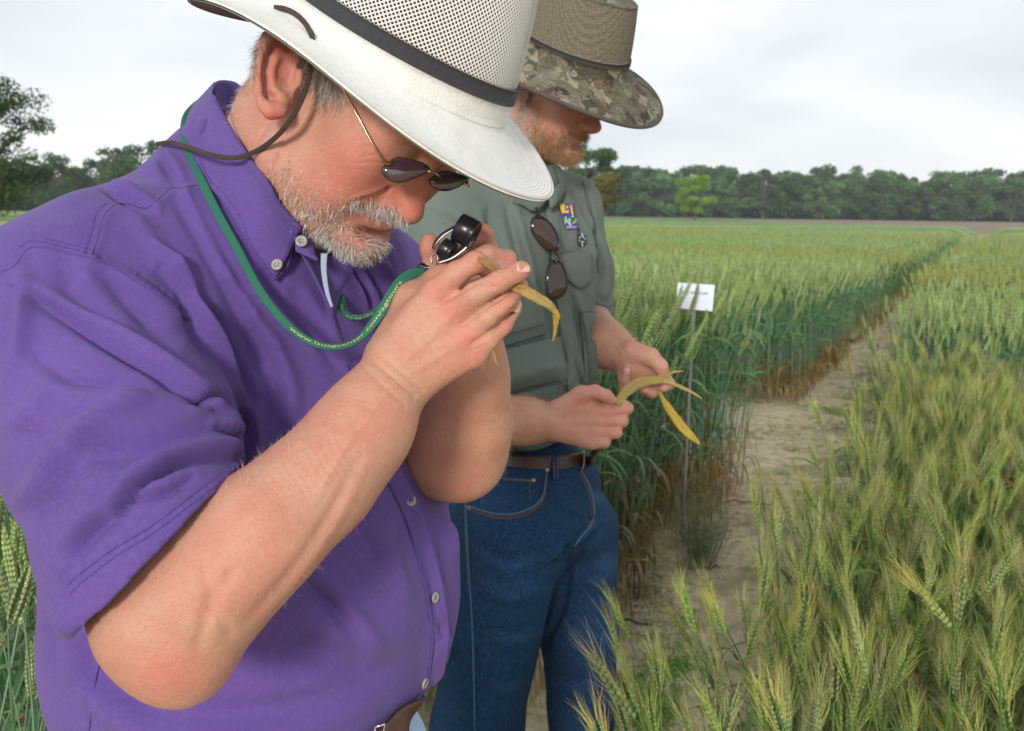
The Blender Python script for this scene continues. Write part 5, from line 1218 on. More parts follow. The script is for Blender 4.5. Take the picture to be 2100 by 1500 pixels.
Vt, Ft = band(f1i, .1, .98, .001, 0, 80, 6); ob('crown_lining', Vt, Ft, M_inner, hat1)
BHAT = bvh_of(*band(f1h, -1, .99, .0001, .0012, 160, 20))
# chin cord of the hat
hatc = [drape(BHAT, *p, .002) if drape(BHAT, *p, .002) is not None else C(p[0], p[1], .72) for p in ((563, 16), (582, 18), (604, 28), (622, 44), (634, 62), (640, 76))]
cc_ = hatc+[C(641, 100, .706), C(638, 124, .712), C(634, 158, .722), C(620, 202, .724), C(596, 246, .728), C(562, 285, .742), C(522, 312, .766), C(480, 324, .778), C(432, 318, .782), C(392, 304, .80), C(352, 293, .83), C(322, 296, .85)]
Pc = cr_curve(cc_, 8); Vt, Ft = strap(Pc, .0038, .0018, nrm=[-p/np.linalg.norm(p) for p in Pc], rows=5); ob('chin_cord', Vt, Ft, M_cord, hat1)

# ------------------------------------------------------------------ sunglasses with gold frame
g = G('tinted_lens'); g.p('Base Color', (.055, .028, .038)); g.p('Roughness', .04); g.p('Metallic', .0); g.p('IOR', 1.6); g.p('Specular IOR Level', .9); g.p('Coat Weight', .8); g.p('Coat Roughness', .03); g.p('Alpha', .90); M_lens = g.m
M_gold = simple('gold_wire', (.60, .42, .22), .22, 1, var=0)
M_blackpl = simple('glossy_black_plastic', (.012, .012, .014), .15, var=0)
gl1 = empty('sunglasses', to_world(C(860, 350, .73))); tag(gl1, 'gold-framed tinted sunglasses worn by the man in the white hat', 'sunglasses')
def lens(cpts, z, bulge, name, mat, parent, frame_mat=None, fr_r=.0009, ax=None):
    """lens from its outline (px, py, depth) around a centre"""
    c = np.mean([C(*p) for p in cpts], axis=0); L_ = cr_curve([C(*p) for p in cpts], 6, True)
    n = np.cross(L_[5]-c, L_[len(L_)//3]-c); n /= np.linalg.norm(n); n = n if n[2] < 0 else -n
    R_ = [c+(L_-c)*r+n*bulge*(1-r*r) for r in (1, .8, .6, .4, .2, .02)]; m = len(L_)
    V = np.concatenate(R_); i = np.arange(5)[:, None]*m; j = np.arange(m)[None]; k = (j+1) % m
    F = np.stack([i+j, i+k, i+m+k, i+m+j], -1).reshape(-1, 4)
    W = np.concatenate([V+n*.0008, V-n*.0008]); o = len(V); j = np.arange(m); k = (j+1) % m
    F = np.concatenate([F, F[:, ::-1]+o, np.stack([k, j, j+o, k+o], 1)])
    l_ = ob(name, W, F, mat, parent)
    if frame_mat is not None:
        Vt, Ft = tube(np.concatenate([L_, L_[:1]]), fr_r, 6, cap=False); ob('rim', Vt, Ft, frame_mat, l_)
    return l_
# photograph points of both lenses
def lp(x, y): return 640+x*340/1821, 280+y*340/1821
LA = [(770, 380), (800, 325), (880, 262), (960, 235), (1100, 260), (1230, 305), (1283, 350), (1270, 385), (1150, 445), (1020, 490), (920, 500), (830, 460)]
LA = [(*lp(*p), .728+.012*(p[0]-770)/510) for p in LA]
lens(LA, 0, .0025, 'lens', M_lens, gl1, M_blackpl, .0007)
LB = [(1295, 500), (1310, 465), (1400, 395), (1480, 385), (1600, 415), (1715, 462), (1690, 500), (1600, 555), (1500, 590), (1400, 590), (1330, 560)]
LB = [(*lp(*p), .760+.020*(p[0]-1295)/420) for p in LB]
lens(LB, 0, .0025, 'lens', M_lens, gl1, M_blackpl, .0007)
def wire(name, pts, r, mat, parent, n=8, sides=6, lift_=None):
    Vt, Ft = tube(cr_curve([C(*p) for p in pts], n), r, sides, ref=(0, .3, -1)); return ob(name, Vt, Ft, mat, parent)
wire('temple_arm', [(668, 128, .722), (700, 178, .720), (730, 232, .718), (760, 288, .719), (778, 318, .721), (790, 334, .724), (800, 337, .727)], .0008, M_gold, gl1)
wire('temple_arm', [(962, 384, .785), (957, 360, .80), (940, 330, .85), (880, 270, .92)], .0007, M_gold, gl1)
wire('bridge', [(877, 352, .739), (886, 353, .740), (896, 359, .748), (904, 366, .760)], .0008, M_gold, gl1)
wire('hinge', [(786, 331, .724), (796, 336, .726), (806, 328, .728)], .0013, M_gold, gl1)
wire('hinge', [(950, 376, .775), (958, 378, .778), (957, 372, .782)], .0013, M_gold, gl1)

# ------------------------------------------------------------------ green lanyard
g = G('green_webbing'); wv = g.n('ShaderNodeTexWave', wave_type='BANDS', bands_direction='DIAGONAL'); wv.inputs['Scale'].default_value = 420; g.l(g.co, wv.inputs[0])
g.p('Base Color', g.mix(wv.outputs[0], (.012, .12, .075), (.035, .22, .14))); g.p('Roughness', .75); g.bump(wv.outputs[0], .0003); M_green = g.m
lan = empty('lanyard', to_world(C(700, 712, .77))); tag(lan, 'green lanyard with yellow web address, hanging round the neck of the man in purple', 'lanyard')
def near_z(px, py, z, off=.004):
    c = C(px, py, z); b = c
    for bv in (BS1, BC):
        d = drape(bv, px, py, off)
        if d is not None and d[2] < b[2]: b = d
    return b
LN = [(470, 190, .99), (420, 205, .95), (392, 226, .915), (379, 250, .89), (380, 290, .855), (396, 335, .82), (420, 385, .80), (450, 445, .79), (484, 505, .785), (520, 575, .78), (560, 635, .775), (608, 684, .77), (655, 708, .768), (700, 711, .766), (738, 694, .764), (772, 655, .763), (800, 610, .765), (822, 578, .77), (846, 562, .776), (872, 562, .782)]
Pl = np.array([near_z(*p) if 2 < i < 12 else C(*p) for i, p in enumerate(LN)]); Pl = cr_curve(Pl, 8)
for _ in range(6): Pl[1:-1] = (Pl[:-2]+2*Pl[1:-1]+Pl[2:])/4
nrmL = -Pl/np.linalg.norm(Pl, axis=1)[:, None]; u_ = np.linspace(0, 1, len(Pl))[:, None]
nrmL = nrmL+np.exp(-((u_-.70)/.12)**2)*np.array([[-.1, -1.2, 0]])
wL = np.interp(u_[:, 0], [0, .25, .5, .62, .72, .85, 1], [.0065, .0070, .0064, .0062, .0072, .0085, .0086])
Vt, Ft = strap(Pl, wL, .0012, nrm=nrmL, rows=5); ob('strap', Vt, Ft, M_green, lan)
LN2 = [(700, 520, .90), (706, 560, .885), (700, 585, .865), (699, 615, .84), (706, 640, .815), (722, 651, .80), (746, 650, .79), (770, 638, .78), (790, 618, .775), (812, 592, .774), (836, 572, .780), (868, 566, .786)]
P2 = cr_curve([C(*p) for p in LN2], 8)
wL2 = np.interp(np.linspace(0, 1, len(P2)), [0, .3, .45, .6, 1], [.0075, .0078, .0060, .0045, .0040])
Vt, Ft = strap(P2, wL2, .0012, nrm=[-p/np.linalg.norm(p)+np.array([0, .7*min(1, max(0, (i/len(P2)-.3)*4)), 0]) for i, p in enumerate(P2)], rows=5); ob('strap', Vt, Ft, M_green, lan)
M_gtext = simple('gold_print', (.62, .52, .18), .6, var=0)
def text_on(s_, path, nrm, h, u0, u1, mat, parent, name='lettering', flip=False, off=.0011, shift=0.0, yscale=None):
    """letters wrapped along a strap"""
    cu = bpy.data.curves.new('t', 'FONT'); cu.body = s_; cu.size = 1; cu.resolution_u = 2; cu.extrude = 0
    o = bpy.data.objects.new('t', cu); COL.objects.link(o); dg = bpy.context.evaluated_depsgraph_get(); dg.update()
    me = bpy.data.meshes.new_from_object(o.evaluated_get(dg)); bpy.data.objects.remove(o)
    v = np.zeros(len(me.vertices)*3, np.float32); me.vertices.foreach_get('co', v); v = v.reshape(-1, 3).astype(float)
    bm = bmesh.new(); bm.from_mesh(me); bmesh.ops.triangulate(bm, faces=bm.faces); F = np.array([[q.index for q in f.verts] for f in bm.faces]); bm.free()
    x = v[:, 0]/v[:, 0].max(); y = v[:, 1]-.28
    L = np.concatenate([[0], np.cumsum(np.linalg.norm(np.diff(path, axis=0), axis=1))]); tt = (u0+(u1-u0)*x)*L[-1]
    Q = np.stack([np.interp(tt, L, path[:, i]) for i in range(3)], 1); T = np.gradient(path, axis=0); T /= np.linalg.norm(T, axis=1)[:, None]
    Tq = np.stack([np.interp(tt, L, T[:, i]) for i in range(3)], 1); Nq = np.stack([np.interp(tt, L, np.asarray(nrm)[:, i]) for i in range(3)], 1)
    Nq -= Tq*(Tq*Nq).sum(1)[:, None]; Nq /= np.linalg.norm(Nq, axis=1)[:, None]; B_ = np.cross(Tq, Nq)
    if flip: B_ = -B_
    W = Q+B_*((y*h+shift))[:, None]+Nq*off
    return ob(name, W, F, mat, parent, smooth=False)
text_on('www.lsuagcenter.com/agtours', Pl, nrmL, .0042, .735, .955, M_gtext, lan, flip=True, off=.0009)
n2_ = np.array([-p/np.linalg.norm(p)+np.array([0, .7*min(1, max(0, (i/len(P2)-.3)*4)), 0]) for i, p in enumerate(P2)])
text_on('agcenter.com', P2, n2_, .0036, .74, .44, M_gtext, lan, off=.0009)

# ------------------------------------------------------------------ folding hand lens
lp_ = empty('hand_lens', to_world(C(930, 500, .785))); tag(lp_, 'black and chrome folding hand lens held before the nose of the man in purple', 'hand lens')
def cyl(c, ax, r, L_, name, mat, parent, inner=.82, sides=40):
    ax = np.array(ax, float); ax /= np.linalg.norm(ax); u = np.cross(ax, (0, 1, .1)); u /= np.linalg.norm(u); v = np.cross(ax, u); t = np.linspace(0, 2*PI, sides, endpoint=False)
    prof = [(r*inner*.95, -L_/2+.002), (r*inner, -L_/2), (r*.96, -L_/2), (r, -L_/2+.0006), (r, 0), (r, L_*.28), (r*.985, L_*.30), (r*.985, L_*.34), (r, L_*.36), (r, L_/2-.0006), (r*.96, L_/2), (r*inner, L_/2), (r*inner*.9, L_/2-.003)]
    V = np.concatenate([np.array(c)+a*(np.cos(t)[:, None]*u+np.sin(t)[:, None]*v)+ax*b for a, b in prof]); k = len(prof)
    i = np.arange(k-1)[:, None]*sides; j = np.arange(sides)[None]; j2 = (j+1) % sides
    o = ob(name, V, np.stack([i+j, i+sides+j, i+sides+j2, i+j2], -1).reshape(-1, 4), mat, parent)
    for s_ in (-1, 1):
        Vd, Fd = disc_geo(np.array(c)+ax*s_*(L_/2-.0028), ax, r*inner*.97, .0012, sides); ob('glass', Vd, Fd, M_lens, o)
    return o
g = G('black_lens_barrel'); g.p('Base Color', (.012, .012, .013)); g.p('Roughness', .28); M_barrel = g.m
axl = np.array([.84, .46, -.10])
cyl(C(957, 474, .779), axl, .0118, .0155, 'lens_barrel', M_barrel, lp_)
cyl(C(917, 513, .782), (.80, .52, -.12), .0084, .0100, 'lens_barrel', M_barrel, lp_, .7)
M_chrome = simple('chrome_plate', (.34, .32, .31), .38, 1, var=0)
for (pa, pb) in ((((888, 512, .781), (896, 492, .779), (925, 466, .777), (962, 442, .775))), ((898, 538, .779), (925, 526, .776), (950, 506, .774), (978, 484, .772))),:
    pass
def plate(pts, w_, th_, name, mat, parent, nr=(0, -1, -.4)):
    Vt, Ft = strap(cr_curve([C(*p) for p in pts], 6), w_, th_, nrm=nr, rows=3); return ob(name, Vt, Ft, mat, parent)
plate([(889, 512, .783), (894, 497, .781), (910, 480, .780), (934, 466, .780)], .0045, .0008, 'frame_plate', M_chrome, lp_, (-.45, -.60, -.65))
plate([(896, 538, .780), (925, 528, .778), (948, 512, .777), (968, 492, .777)], .0042, .0008, 'frame_plate', M_chrome, lp_, (-.30, -.55, -.75))
wire('split_ring', [(886, 541, .782), (884, 528, .782), (892, 520, .781), (898, 530, .780), (896, 544, .781), (888, 548, .782)], .0008, M_chrome, lp_)
Vt, Ft = tube(cr_curve([C(862, 548, .788), C(872, 556, .786), C(886, 560, .784), (C(900, 552, .783))], 5), [.0046]*5+[.0052]*6+[.0040]*5, 10); clp = ob('lanyard_clip', Vt, Ft, M_blackpl, lp_)
wire('clip_rim', [(860, 545, .783), (872, 549, .781), (884, 548, .780), (895, 541, .779)], .0007, M_chrome, clp)

# ------------------------------------------------------------------ wheat leaf in the hand
def leaf_mat(name, c0, c1, c2, sc_=160):
    g = G(name); at = g.n('ShaderNodeAttribute', attribute_name='Col').outputs['Vector']      # x across the blade, y along it
    n = g.noise(1.0, 4, .7, g.scale((13, 1.6, 1), at)); n3 = g.noise(1.0, 4, .65, g.scale((9, 26, 1), at)); n5 = g.noise(1.0, 2, .5, g.scale((70, 5, 1), at))
    c = g.ramp(n, (.40, c0), (.50, c1), (.60, c2)); c = g.mix(g.math('MULTIPLY', g.ramp(n3, (.50, 0.), (.58, 1.)), .7), c, c2); c = g.mix(g.math('MULTIPLY', g.ramp(n5, (.50, 0.), (.62, 1.)), .35), c, tuple(q*.4 for q in c0))
    g.p('Base Color', c); g.p('Roughness', .5); g.bump(n5, .0006); return g.m
M_leafr = leaf_mat('rusted_leaf', (.22, .30, .08), (.52, .36, .12), (.48, .14, .03))
M_leafy = leaf_mat('yellow_green_leaf', (.10, .24, .03), (.56, .42, .04), (.50, .17, .02))
M_leafs = leaf_mat('streaked_leaf', (.26, .32, .08), (.40, .34, .10), (.45, .18, .05))
def leafstrip(name, pts, w_, mat, parent, fold_=.3, nrm=(0, -.3, -1), n=8):
    """folded leaf blade through (px, py, depth)"""
    P_ = cr_curve([C(*p) for p in pts], n); w_ = np.interp(np.linspace(0, 1, len(P_)), np.linspace(0, 1, len(w_)), w_)
    tt_ = np.arange(len(P_)); w_ = w_*(1+.04*np.sin(tt_*.9+len(P_))+.03*np.sin(tt_*2.3)); P_ = P_+np.stack([0*tt_, .0005*np.sin(tt_*.35+1), .0008*np.sin(tt_*.5)], 1)*min(1.0, w_.max()/.012)
    T = np.gradient(P_, axis=0); T /= np.linalg.norm(T, axis=1)[:, None]; A_ = np.array(nrm, float); A_ = A_-T*(T@A_)[:, None]; A_ /= np.linalg.norm(A_, axis=1)[:, None]; B_ = np.cross(T, A_)
    V = []
    for s_, h_ in ((-.5, 0), (-.28, fold_*.6), (-.08, fold_), (.0, fold_*.75), (.08, fold_), (.28, fold_*.6), (.5, 0)):
        V.append(P_+B_*(s_*w_)[:, None]+A_*(h_*w_*.5)[:, None])
    for s_, h_ in ((.5, 0), (.28, fold_*.6), (.08, fold_), (.0, fold_*.75), (-.08, fold_), (-.28, fold_*.6), (-.5, 0)):
        V.append(P_+B_*(s_*w_)[:, None]+A_*((h_*w_*.5)-.0004)[:, None])
    V = np.stack(V, 1); m = V.shape[1]; n_ = len(P_); V = V.reshape(-1, 3)
    i = np.arange(n_-1)[:, None]*m; j = np.arange(m)[None]; k = (j+1) % m
    cx_ = np.tile([0, .22, .42, .5, .58, .78, 1, 1, .78, .58, .5, .42, .22, 0], n_); cy_ = np.repeat(np.linspace(0, 1, n_), m)
    return ob(name, V, np.stack([i+j, i+k, i+m+k, i+m+j], -1).reshape(-1, 4), mat, parent, col=np.stack([cx_, cy_, cx_*0+.37*len(name)], 1))
lf1 = leafstrip('wheat_leaf', [(980, 529, .716), (1000, 540, .718), (1025, 562, .727), (1048, 584, .731), (1075, 596, .728), (1105, 612, .727), (1128, 628, .727), (1141, 640, .728)], [.0028, .0058, .0080, .0085, .0085, .0080, .0062, .0038], M_leafr, None, .25)
tag(lf1, 'orange and green striped leaf pinched between fingers beside the hand lens', 'leaf')
leafstrip('leaf_tip', [(1139, 638, .728), (1141, 650, .727), (1139, 672, .727), (1136, 690, .728), (1134, 700, .728)], [.0044, .0056, .0028, .0018, .0010], M_leafy, lf1, .3)
leafstrip('leaf_tip', [(1008, 715, .735), (1014, 730, .735), (1017, 742, .735), (1024, 752, .735)], [.0016, .0020, .0014, .0006], M_leafr, lf1, .3)
# ================================================================== second man
H2R = [[0.824, 0.4896, 0.2853], [0.4379, -0.2307, -0.8689], [-0.3596, 0.8409, -0.4044]]; H2T = (.0623, -.5086, 1.89); H2S = 1.0
man2 = empty('person', to_world(C(1080, 1300, 1.95))*np.array([1, 1, 0]))
tag(man2, 'man in a grey-green shirt, blue jeans and camouflage hat looking down at leaves', 'person')
S = Sdf(); head_prims(S, H2R, H2T, H2S, dict(), ears=(1, -1))
S.rc(C(1075, 250, 1.93), C(1055, 370, 1.98), .058, .064, .03)
S.rc(C(1055, 370, 1.98), C(1070, 700, 1.99), .06, .10, .03)
S.rc(C(1040, 450, 1.98), C(925, 490, 1.87), .06, .05, .03); S.chain([(925, 490, 1.87, 55), (905, 680, 1.83, 50), (930, 850, 1.80, 52)], .03)
S.chain([(930, 850, 1.80, 54), (1010, 862, 1.80, 48), (1080, 864, 1.79, 42), (1128, 866, 1.78, 37)], .03)
zh = 1.765
S.elp(1178, 862, zh+.005, 52, 48, .019, 8, .02)
S.rc(C(1130, 858, zh), C(1205, 832, zh), 22*zh/FPX, 18*zh/FPX, .015); S.rc(C(1130, 872, zh), C(1210, 900, zh), 22*zh/FPX, 16*zh/FPX, .015)
for pts in (((1190, 832, 20), (1243, 845, 15), (1286, 838, 12.5), (1275, 829, 10), (1264, 832, 9)), ((1190, 852, 20), (1243, 864, 14.5), (1276, 864, 12), (1266, 856, 10)),
            ((1180, 872, 20), (1232, 886, 14), (1264, 888, 11.5), (1254, 878, 9)), ((1165, 885, 18), (1214, 908, 13), (1240, 908, 11), (1238, 898, 9))):
    S.chain([(a, b, zh-.002+.004*(i > 2), r) for i, (a, b, r) in enumerate(pts)], .006, first=.012)
S.chain([(1150, 838, zh-.004, 22), (1192, 810, zh-.012, 18), (1220, 804, zh-.018, 13.5), (1243, 812, zh-.016, 12), (1256, 822, zh-.012, 10)], .008)
S.chain([(1040, 450, 2.0, 50), (1175, 470, 2.10, 42), (1190, 620, 2.08, 38), (1242, 708, 1.94, 44), (1286, 728, 1.90, 34)], .03)
zf = 1.885
S.elp(1305, 748, zf, 42, 30, .017, 35, .015)
S.chain([(1296, 722, zf-.008, 24), (1334, 732, zf-.02, 17), (1355, 752, zf-.024, 13.5), (1362, 774, zf-.020, 11)], .010)
for pts in (((1325, 760, 16), (1362, 772, 12.5), (1374, 788, 11), (1362, 796, 9)), ((1318, 774, 16), (1352, 796, 12), (1338, 806, 10.5), (1324, 800, 9)),
            ((1300, 778, 15), (1330, 804, 11.5), (1320, 800, 10), (1306, 790, 9)), ((1280, 765, 15), (1280, 795, 11.5), (1284, 780, 10.5), (1286, 760, 9))):
    S.chain([(a, b, zf+(.012, .006, -.010, -.022)[i], r) for i, (a, b, r) in enumerate(pts)], .004, first=.012)
V, F = S.mesh(.0026, smooth=1)
sc = Sculpt(V, F)
sc.strokes([([(1150, 850), (1190, 838), (1240, 846)], 6, .0010, 'ridge'), ([(1140, 868), (1190, 866), (1240, 866)], 6, .0012, 'ridge'), ([(1140, 880), (1185, 884), (1230, 888)], 6, .0010, 'ridge'),
    ([(1214, 818), (1238, 832), (1262, 838)], 3, .0020, 'line'), ([(1225, 855), (1250, 856), (1275, 851)], 3, .0016, 'line'), ([(1222, 876), (1245, 877), (1264, 875)], 3, .0015, 'line'),
    ([(1252, 690), (1275, 710), (1288, 740)], 3, .0010, 'line'), ([(1118, 826), (1124, 866), (1120, 906)], 4, .0008, 'line')])
V = sc.V; P = pix(V); m = np.clip(-(sc.N*V).sum(1)/np.linalg.norm(V, axis=1)*2+.3, 0, 1)
col = np.broadcast_to(SK2, V.shape).copy()
paint(col, P, m, [(1222, 262, 18, (.52, .15, .12), .7), (1045, 190, 25, (.50, .13, .10), .8), (1150, 240, 40, (.5, .19, .15), .6), (1215, 250, 16, (.5, .16, .13), .5), (1243, 848, 16, (.55, .17, .14), .6), (1282, 840, 16, (.58, .22, .18), .6), (1270, 866, 14, (.55, .2, .16), .5),
    (1256, 888, 14, (.55, .2, .16), .5), (1200, 815, 30, (.56, .21, .17), .5), (1190, 870, 50, (.52, .21, .17), .45), (1358, 770, 14, (.58, .26, .22), .5), (1368, 786, 14, (.58, .2, .17), .5), (1285, 765, 14, (.62, .36, .32), .6), (1060, 865, 60, (.55, .24, .18), .4), (1110, 420, 40, (.50, .18, .14), .7)])
d, sg, t = poly_dist(P, cr_curve([(1168, 289), (1180, 293), (1192, 293)], 5)); wl = np.exp(-(d/4.5)**2)*m*.7; col = col*(1-wl[:, None])+np.array((.42, .14, .12))*wl[:, None]
body2 = ob('body', V, F, M_skin2, man2, col=col); V2, F2, N2 = V, F, sc.N
nail('finger_nail', C(1357, 770, zf-.030), (.1, -.3, -.9), (.3, .9, 0), .011, .013, M_nail, body2)
P2_ = pix(V2); nr2 = (V2[:, 2] < 1.93)*1.0
GING = [((.36, .17, .06), .6), ((.48, .28, .12), .25), ((.55, .48, .38), .15)]
ld, _, _ = poly_dist(P2_, cr_curve([(1166, 288), (1180, 293), (1194, 293)], 5)); lm = np.clip((ld-4)/3, 0, 1)
hairs('beard', V2, F2, N2, soft(P2_, [(1150, 318, 20, 1), (1165, 325, 18, 1), (1135, 310, 20, .9), (1178, 312, 14, 1), (1115, 290, 22, .8), (1150, 285, 14, .6), (1185, 282, 10, 1), (1198, 281, 8, 1), (1170, 280, 10, 1), (1155, 284, 8, .8), (1100, 265, 16, .5)])*nr2*lm, 6500, .012, .0005,
      comb_field([(1150, 318, .15, .9), (1180, 282, .3, .8), (1110, 280, .1, .9)]), .6, GING, man2, .35)
hairs('sideburn', V2, F2, N2, soft(P2_, [(1075, 215, 16, .8), (1080, 245, 20, 1), (1070, 185, 16, .8), (1095, 280, 16, .6)])*nr2, 2200, .013, .0005, (-.1, .8, 0), .45, [((.62, .56, .48), .6), ((.35, .26, .18), .4)], man2, .5)
hairs('arm_hair', V2, F2, N2, soft(P2_, [(1060, 825, 60, 1), (1000, 840, 50, .6), (1260, 680, 30, 1), (1290, 700, 20, .8)])*(V2[:, 2] < 2.0), 2200, .010, .00032, (.6, -.3, 0), .5, [((.62, .42, .22), 1)], man2, .5)

# ------------------------------------------------------------------ grey-green shirt
M_green2 = cloth_mat('grey_green_cotton', (.130, .162, .138), 900, var=.14, fuzz=.15)
M_green2d = cloth_mat('grey_green_seam', (.098, .124, .108), 900, var=.14, fuzz=.15)
S = Sdf()
S.chain([(1090, 385, 2.02, 60), (1165, 425, 2.09, 62), (1193, 560, 2.09, 60), (1205, 650, 2.05, 56)], .03)
hc = C(1225, 655, 2.05); hn = np.array([.15, .98, -.1]); hn /= np.linalg.norm(hn); S.add('plane', (hn, float(hn@hc)))
S.chain([(1200, 610, 2.06, 46), (1212, 720, 2.02, 46)], .01, 'sub')
S.chain([(1070, 385, 1.97, 58), (1000, 420, 1.93, 75), (915, 470, 1.87, 84), (900, 640, 1.83, 76)], .04)
S.elp(1050, 575, 1.99, 172, 240, .155, 0, .04); S.elp(1065, 765, 1.975, 162, 176, .150, 0, .05)
S.rc(C(1072, 345, 1.955), C(1075, 400, 1.97), .066, .08, .02)
S.rc(C(1085, 270, 1.93), C(1068, 352, 1.955), .062, .057, .006, 'sub'); S.elp(1118, 405, 1.83, 20, 46, .05, -12, .006, 'sub')
V, F = S.mesh(.0042, smooth=2)
nn = np.array([mnoise.noise(Vector(v)*7) for v in V])*.005+np.array([mnoise.noise(Vector(v)*19+Vector((5, 1, 2))) for v in V])*.0022
V = V+normals(V, F)*nn[:, None]
sc = Sculpt(V, F)
sc.strokes([(a[0], a[1], a[2]*1.9)+tuple(a[3:]) for a in [
 ([(1205, 395), (1215, 470), (1218, 560), (1222, 640)], 7, .008, 'fold'), ([(1170, 400), (1192, 480), (1205, 560), (1200, 620)], 8, .007, 'foldr'), ([(1232, 480), (1240, 560), (1240, 620)], 8, .006, 'ridge'),
 ([(1150, 690), (1165, 740), (1190, 790)], 6, .008, 'foldr'), ([(1164, 735), (1180, 765), (1196, 800)], 5, .007, 'fold'), ([(1175, 610), (1190, 680), (1205, 745)], 6, .006, 'foldr'),
 ([(1040, 420), (1060, 500), (1075, 560), (1080, 640)], 10, .007, 'foldr'), ([(1000, 440), (1020, 520), (1040, 580)], 10, .006, 'fold'), ([(900, 440), (960, 480), (1000, 540)], 12, .006, 'foldr'), ([(880, 500), (930, 520), (980, 560)], 10, .005, 'fold'),
 ([(1150, 380), (1170, 430), (1180, 500)], 8, .005, 'ridge'), ([(1120, 620), (1130, 680), (1140, 740)], 8, .005, 'fold'), ([(1010, 800), (1080, 790), (1150, 770)], 12, .006, 'foldr'),
 ([(1100, 700), (1130, 760), (1180, 800)], 9, .006, 'ridge'), ([(1020, 900), (1100, 905), (1180, 920)], 9, .006, 'fold'), ([(1040, 920), (1080, 890), (1120, 900)], 10, .005, 'foldr'), ([(1180, 840), (1200, 870), (1210, 900)], 8, .006, 'ridge'),
 ([(1225, 600), (1240, 620), (1252, 610)], 5, .005, 'fold'), ([(1060, 560), (1090, 600), (1095, 650)], 8, .005, 'foldr'), ([(1195, 500), (1210, 530), (1212, 560)], 5, .004, 'ridge')]])
V = sc.V; shirt2 = ob('shirt', V, F, M_green2, man2); BS2 = bvh_of(V, F)
def flap(rows, bv, off, th, name, mat, parent, nu=5, nv=5, bul=.0):
    R_ = []
    for k, r in enumerate(rows):
        q = []
        for (x_, y_) in r:
            p = drape(bv, x_, y_, off+bul*math.sin(PI*k/(len(rows)-1)))
            q.append(p if p is not None else C(x_, y_, q[-1][2] if q else 1.85))
        R_.append(q)
    V_, F_ = patch(R_, nu, nv, th); return ob(name, V_, F_, mat, parent)
def grid_quad(a, b, c, d, n=4, m_=3):
    """rows of points between top edge a-b and bottom edge d-c"""
    a, b, c, d = map(np.array, (a, b, c, d)); return [[tuple((a*(1-u)+b*u)*(1-v)+(d*(1-u)+c*u)*v) for u in np.linspace(0, 1, n)] for v in np.linspace(0, 1, m_)]
# collar
Vc, Fc = patch([[C(1018, 372, 1.90), C(1060, 352, 1.87), C(1100, 350, 1.86), C(1135, 338, 1.875)], [C(1010, 395, 1.885), C(1060, 385, 1.855), C(1105, 388, 1.845), C(1142, 362, 1.86)], [C(1020, 420, 1.87), C(1065, 420, 1.845), C(1102, 432, 1.84), C(1146, 372, 1.865)]], 5, 5, .003)
ob('collar', Vc, Fc, M_green2d, shirt2)
Vc, Fc = patch([[C(1128, 345, 1.88), C(1142, 340, 1.90), C(1150, 345, 1.93)], [C(1125, 385, 1.855), C(1146, 375, 1.87), C(1158, 368, 1.91)], [C(1128, 430, 1.845), C(1140, 420, 1.855), C(1160, 388, 1.90)]], 5, 5, .003)
ob('collar', Vc, Fc, M_green2, shirt2)
flap(grid_quad((1118, 430), (1142, 425), (1204, 905), (1180, 912), 3, 9), BS2, .004, .003, 'placket', M_green2, shirt2)
seamline(BS2, [(1119, 440), (1130, 560), (1150, 690), (1165, 790), (1180, 905)], .0014, M_green2d, shirt2, .005, 'placket_edge')
flap(grid_quad((1011, 694), (1118, 664), (1122, 684), (1015, 717), 5, 3), BS2, .003, .003, 'pocket_welt', M_green2d, shirt2)
flap(grid_quad((1015, 722), (1150, 690), (1165, 778), (1035, 808), 5, 4), BS2, .004, .003, 'pocket', M_green2, shirt2, bul=.004)
flap([[(1150, 520), (1180, 515), (1212, 522)], [(1156, 550), (1184, 548), (1214, 548)], [(1166, 575), (1190, 592), (1212, 578)]], BS2, .004, .003, 'pocket_flap', M_green2, shirt2, bul=.003)
flap(grid_quad((1190, 640), (1226, 640), (1228, 770), (1202, 790), 3, 5), BS2, .003, .002, 'side_pocket', M_green2, shirt2)
for pl_ in ([(1150, 520), (1180, 515), (1212, 522)], [(1166, 575), (1190, 592), (1212, 578)], [(1015, 694), (1118, 664)], [(1015, 720), (1120, 690)], [(1035, 806), (1100, 796), (1164, 778)], [(1190, 640), (1228, 640)], [(1195, 372), (1212, 430), (1222, 500), (1226, 560)], [(1194, 640), (1204, 700), (1210, 780)], [(900, 500), (960, 500), (1020, 540)]):
    seamline(BS2, pl_, .0011, M_green2d, shirt2, .0055)
# embroidered emblem
def decal(bv, quad, mat, parent, name, off=.0045, n=5, m_=5):
    return flap(grid_quad(*quad, n, m_), bv, off, .0006, name, mat, parent, 2, 2)
lx = lambda x, y: (1140+x*80/857, 400+y*140/1500)
M_py = simple('purple_thread_embroidery', (.10, .045, .34), .7, var=.15, scale=800); M_yy = simple('yellow_embroidery', (.80, .50, .03), .6, var=.12, scale=800); M_gg = simple('green_embroidery', (.02, .16, .10), .7, var=.15, scale=800); M_ww = simple('white_embroidery', (.78, .78, .80), .6, var=.08, scale=800)
lg = decal(BS2, (lx(70, 200), lx(410, 205), lx(425, 465), lx(140, 480)), M_py, shirt2, 'emblem')
decal(BS2, (lx(70, 210), lx(185, 190), lx(225, 400), lx(140, 405)), M_yy, lg, 'yellow_letter', .0055, 3, 3)
decal(BS2, (lx(210, 345), lx(318, 335), lx(325, 390), lx(215, 400)), M_yy, lg, 'yellow_letter', .0055, 3, 3)
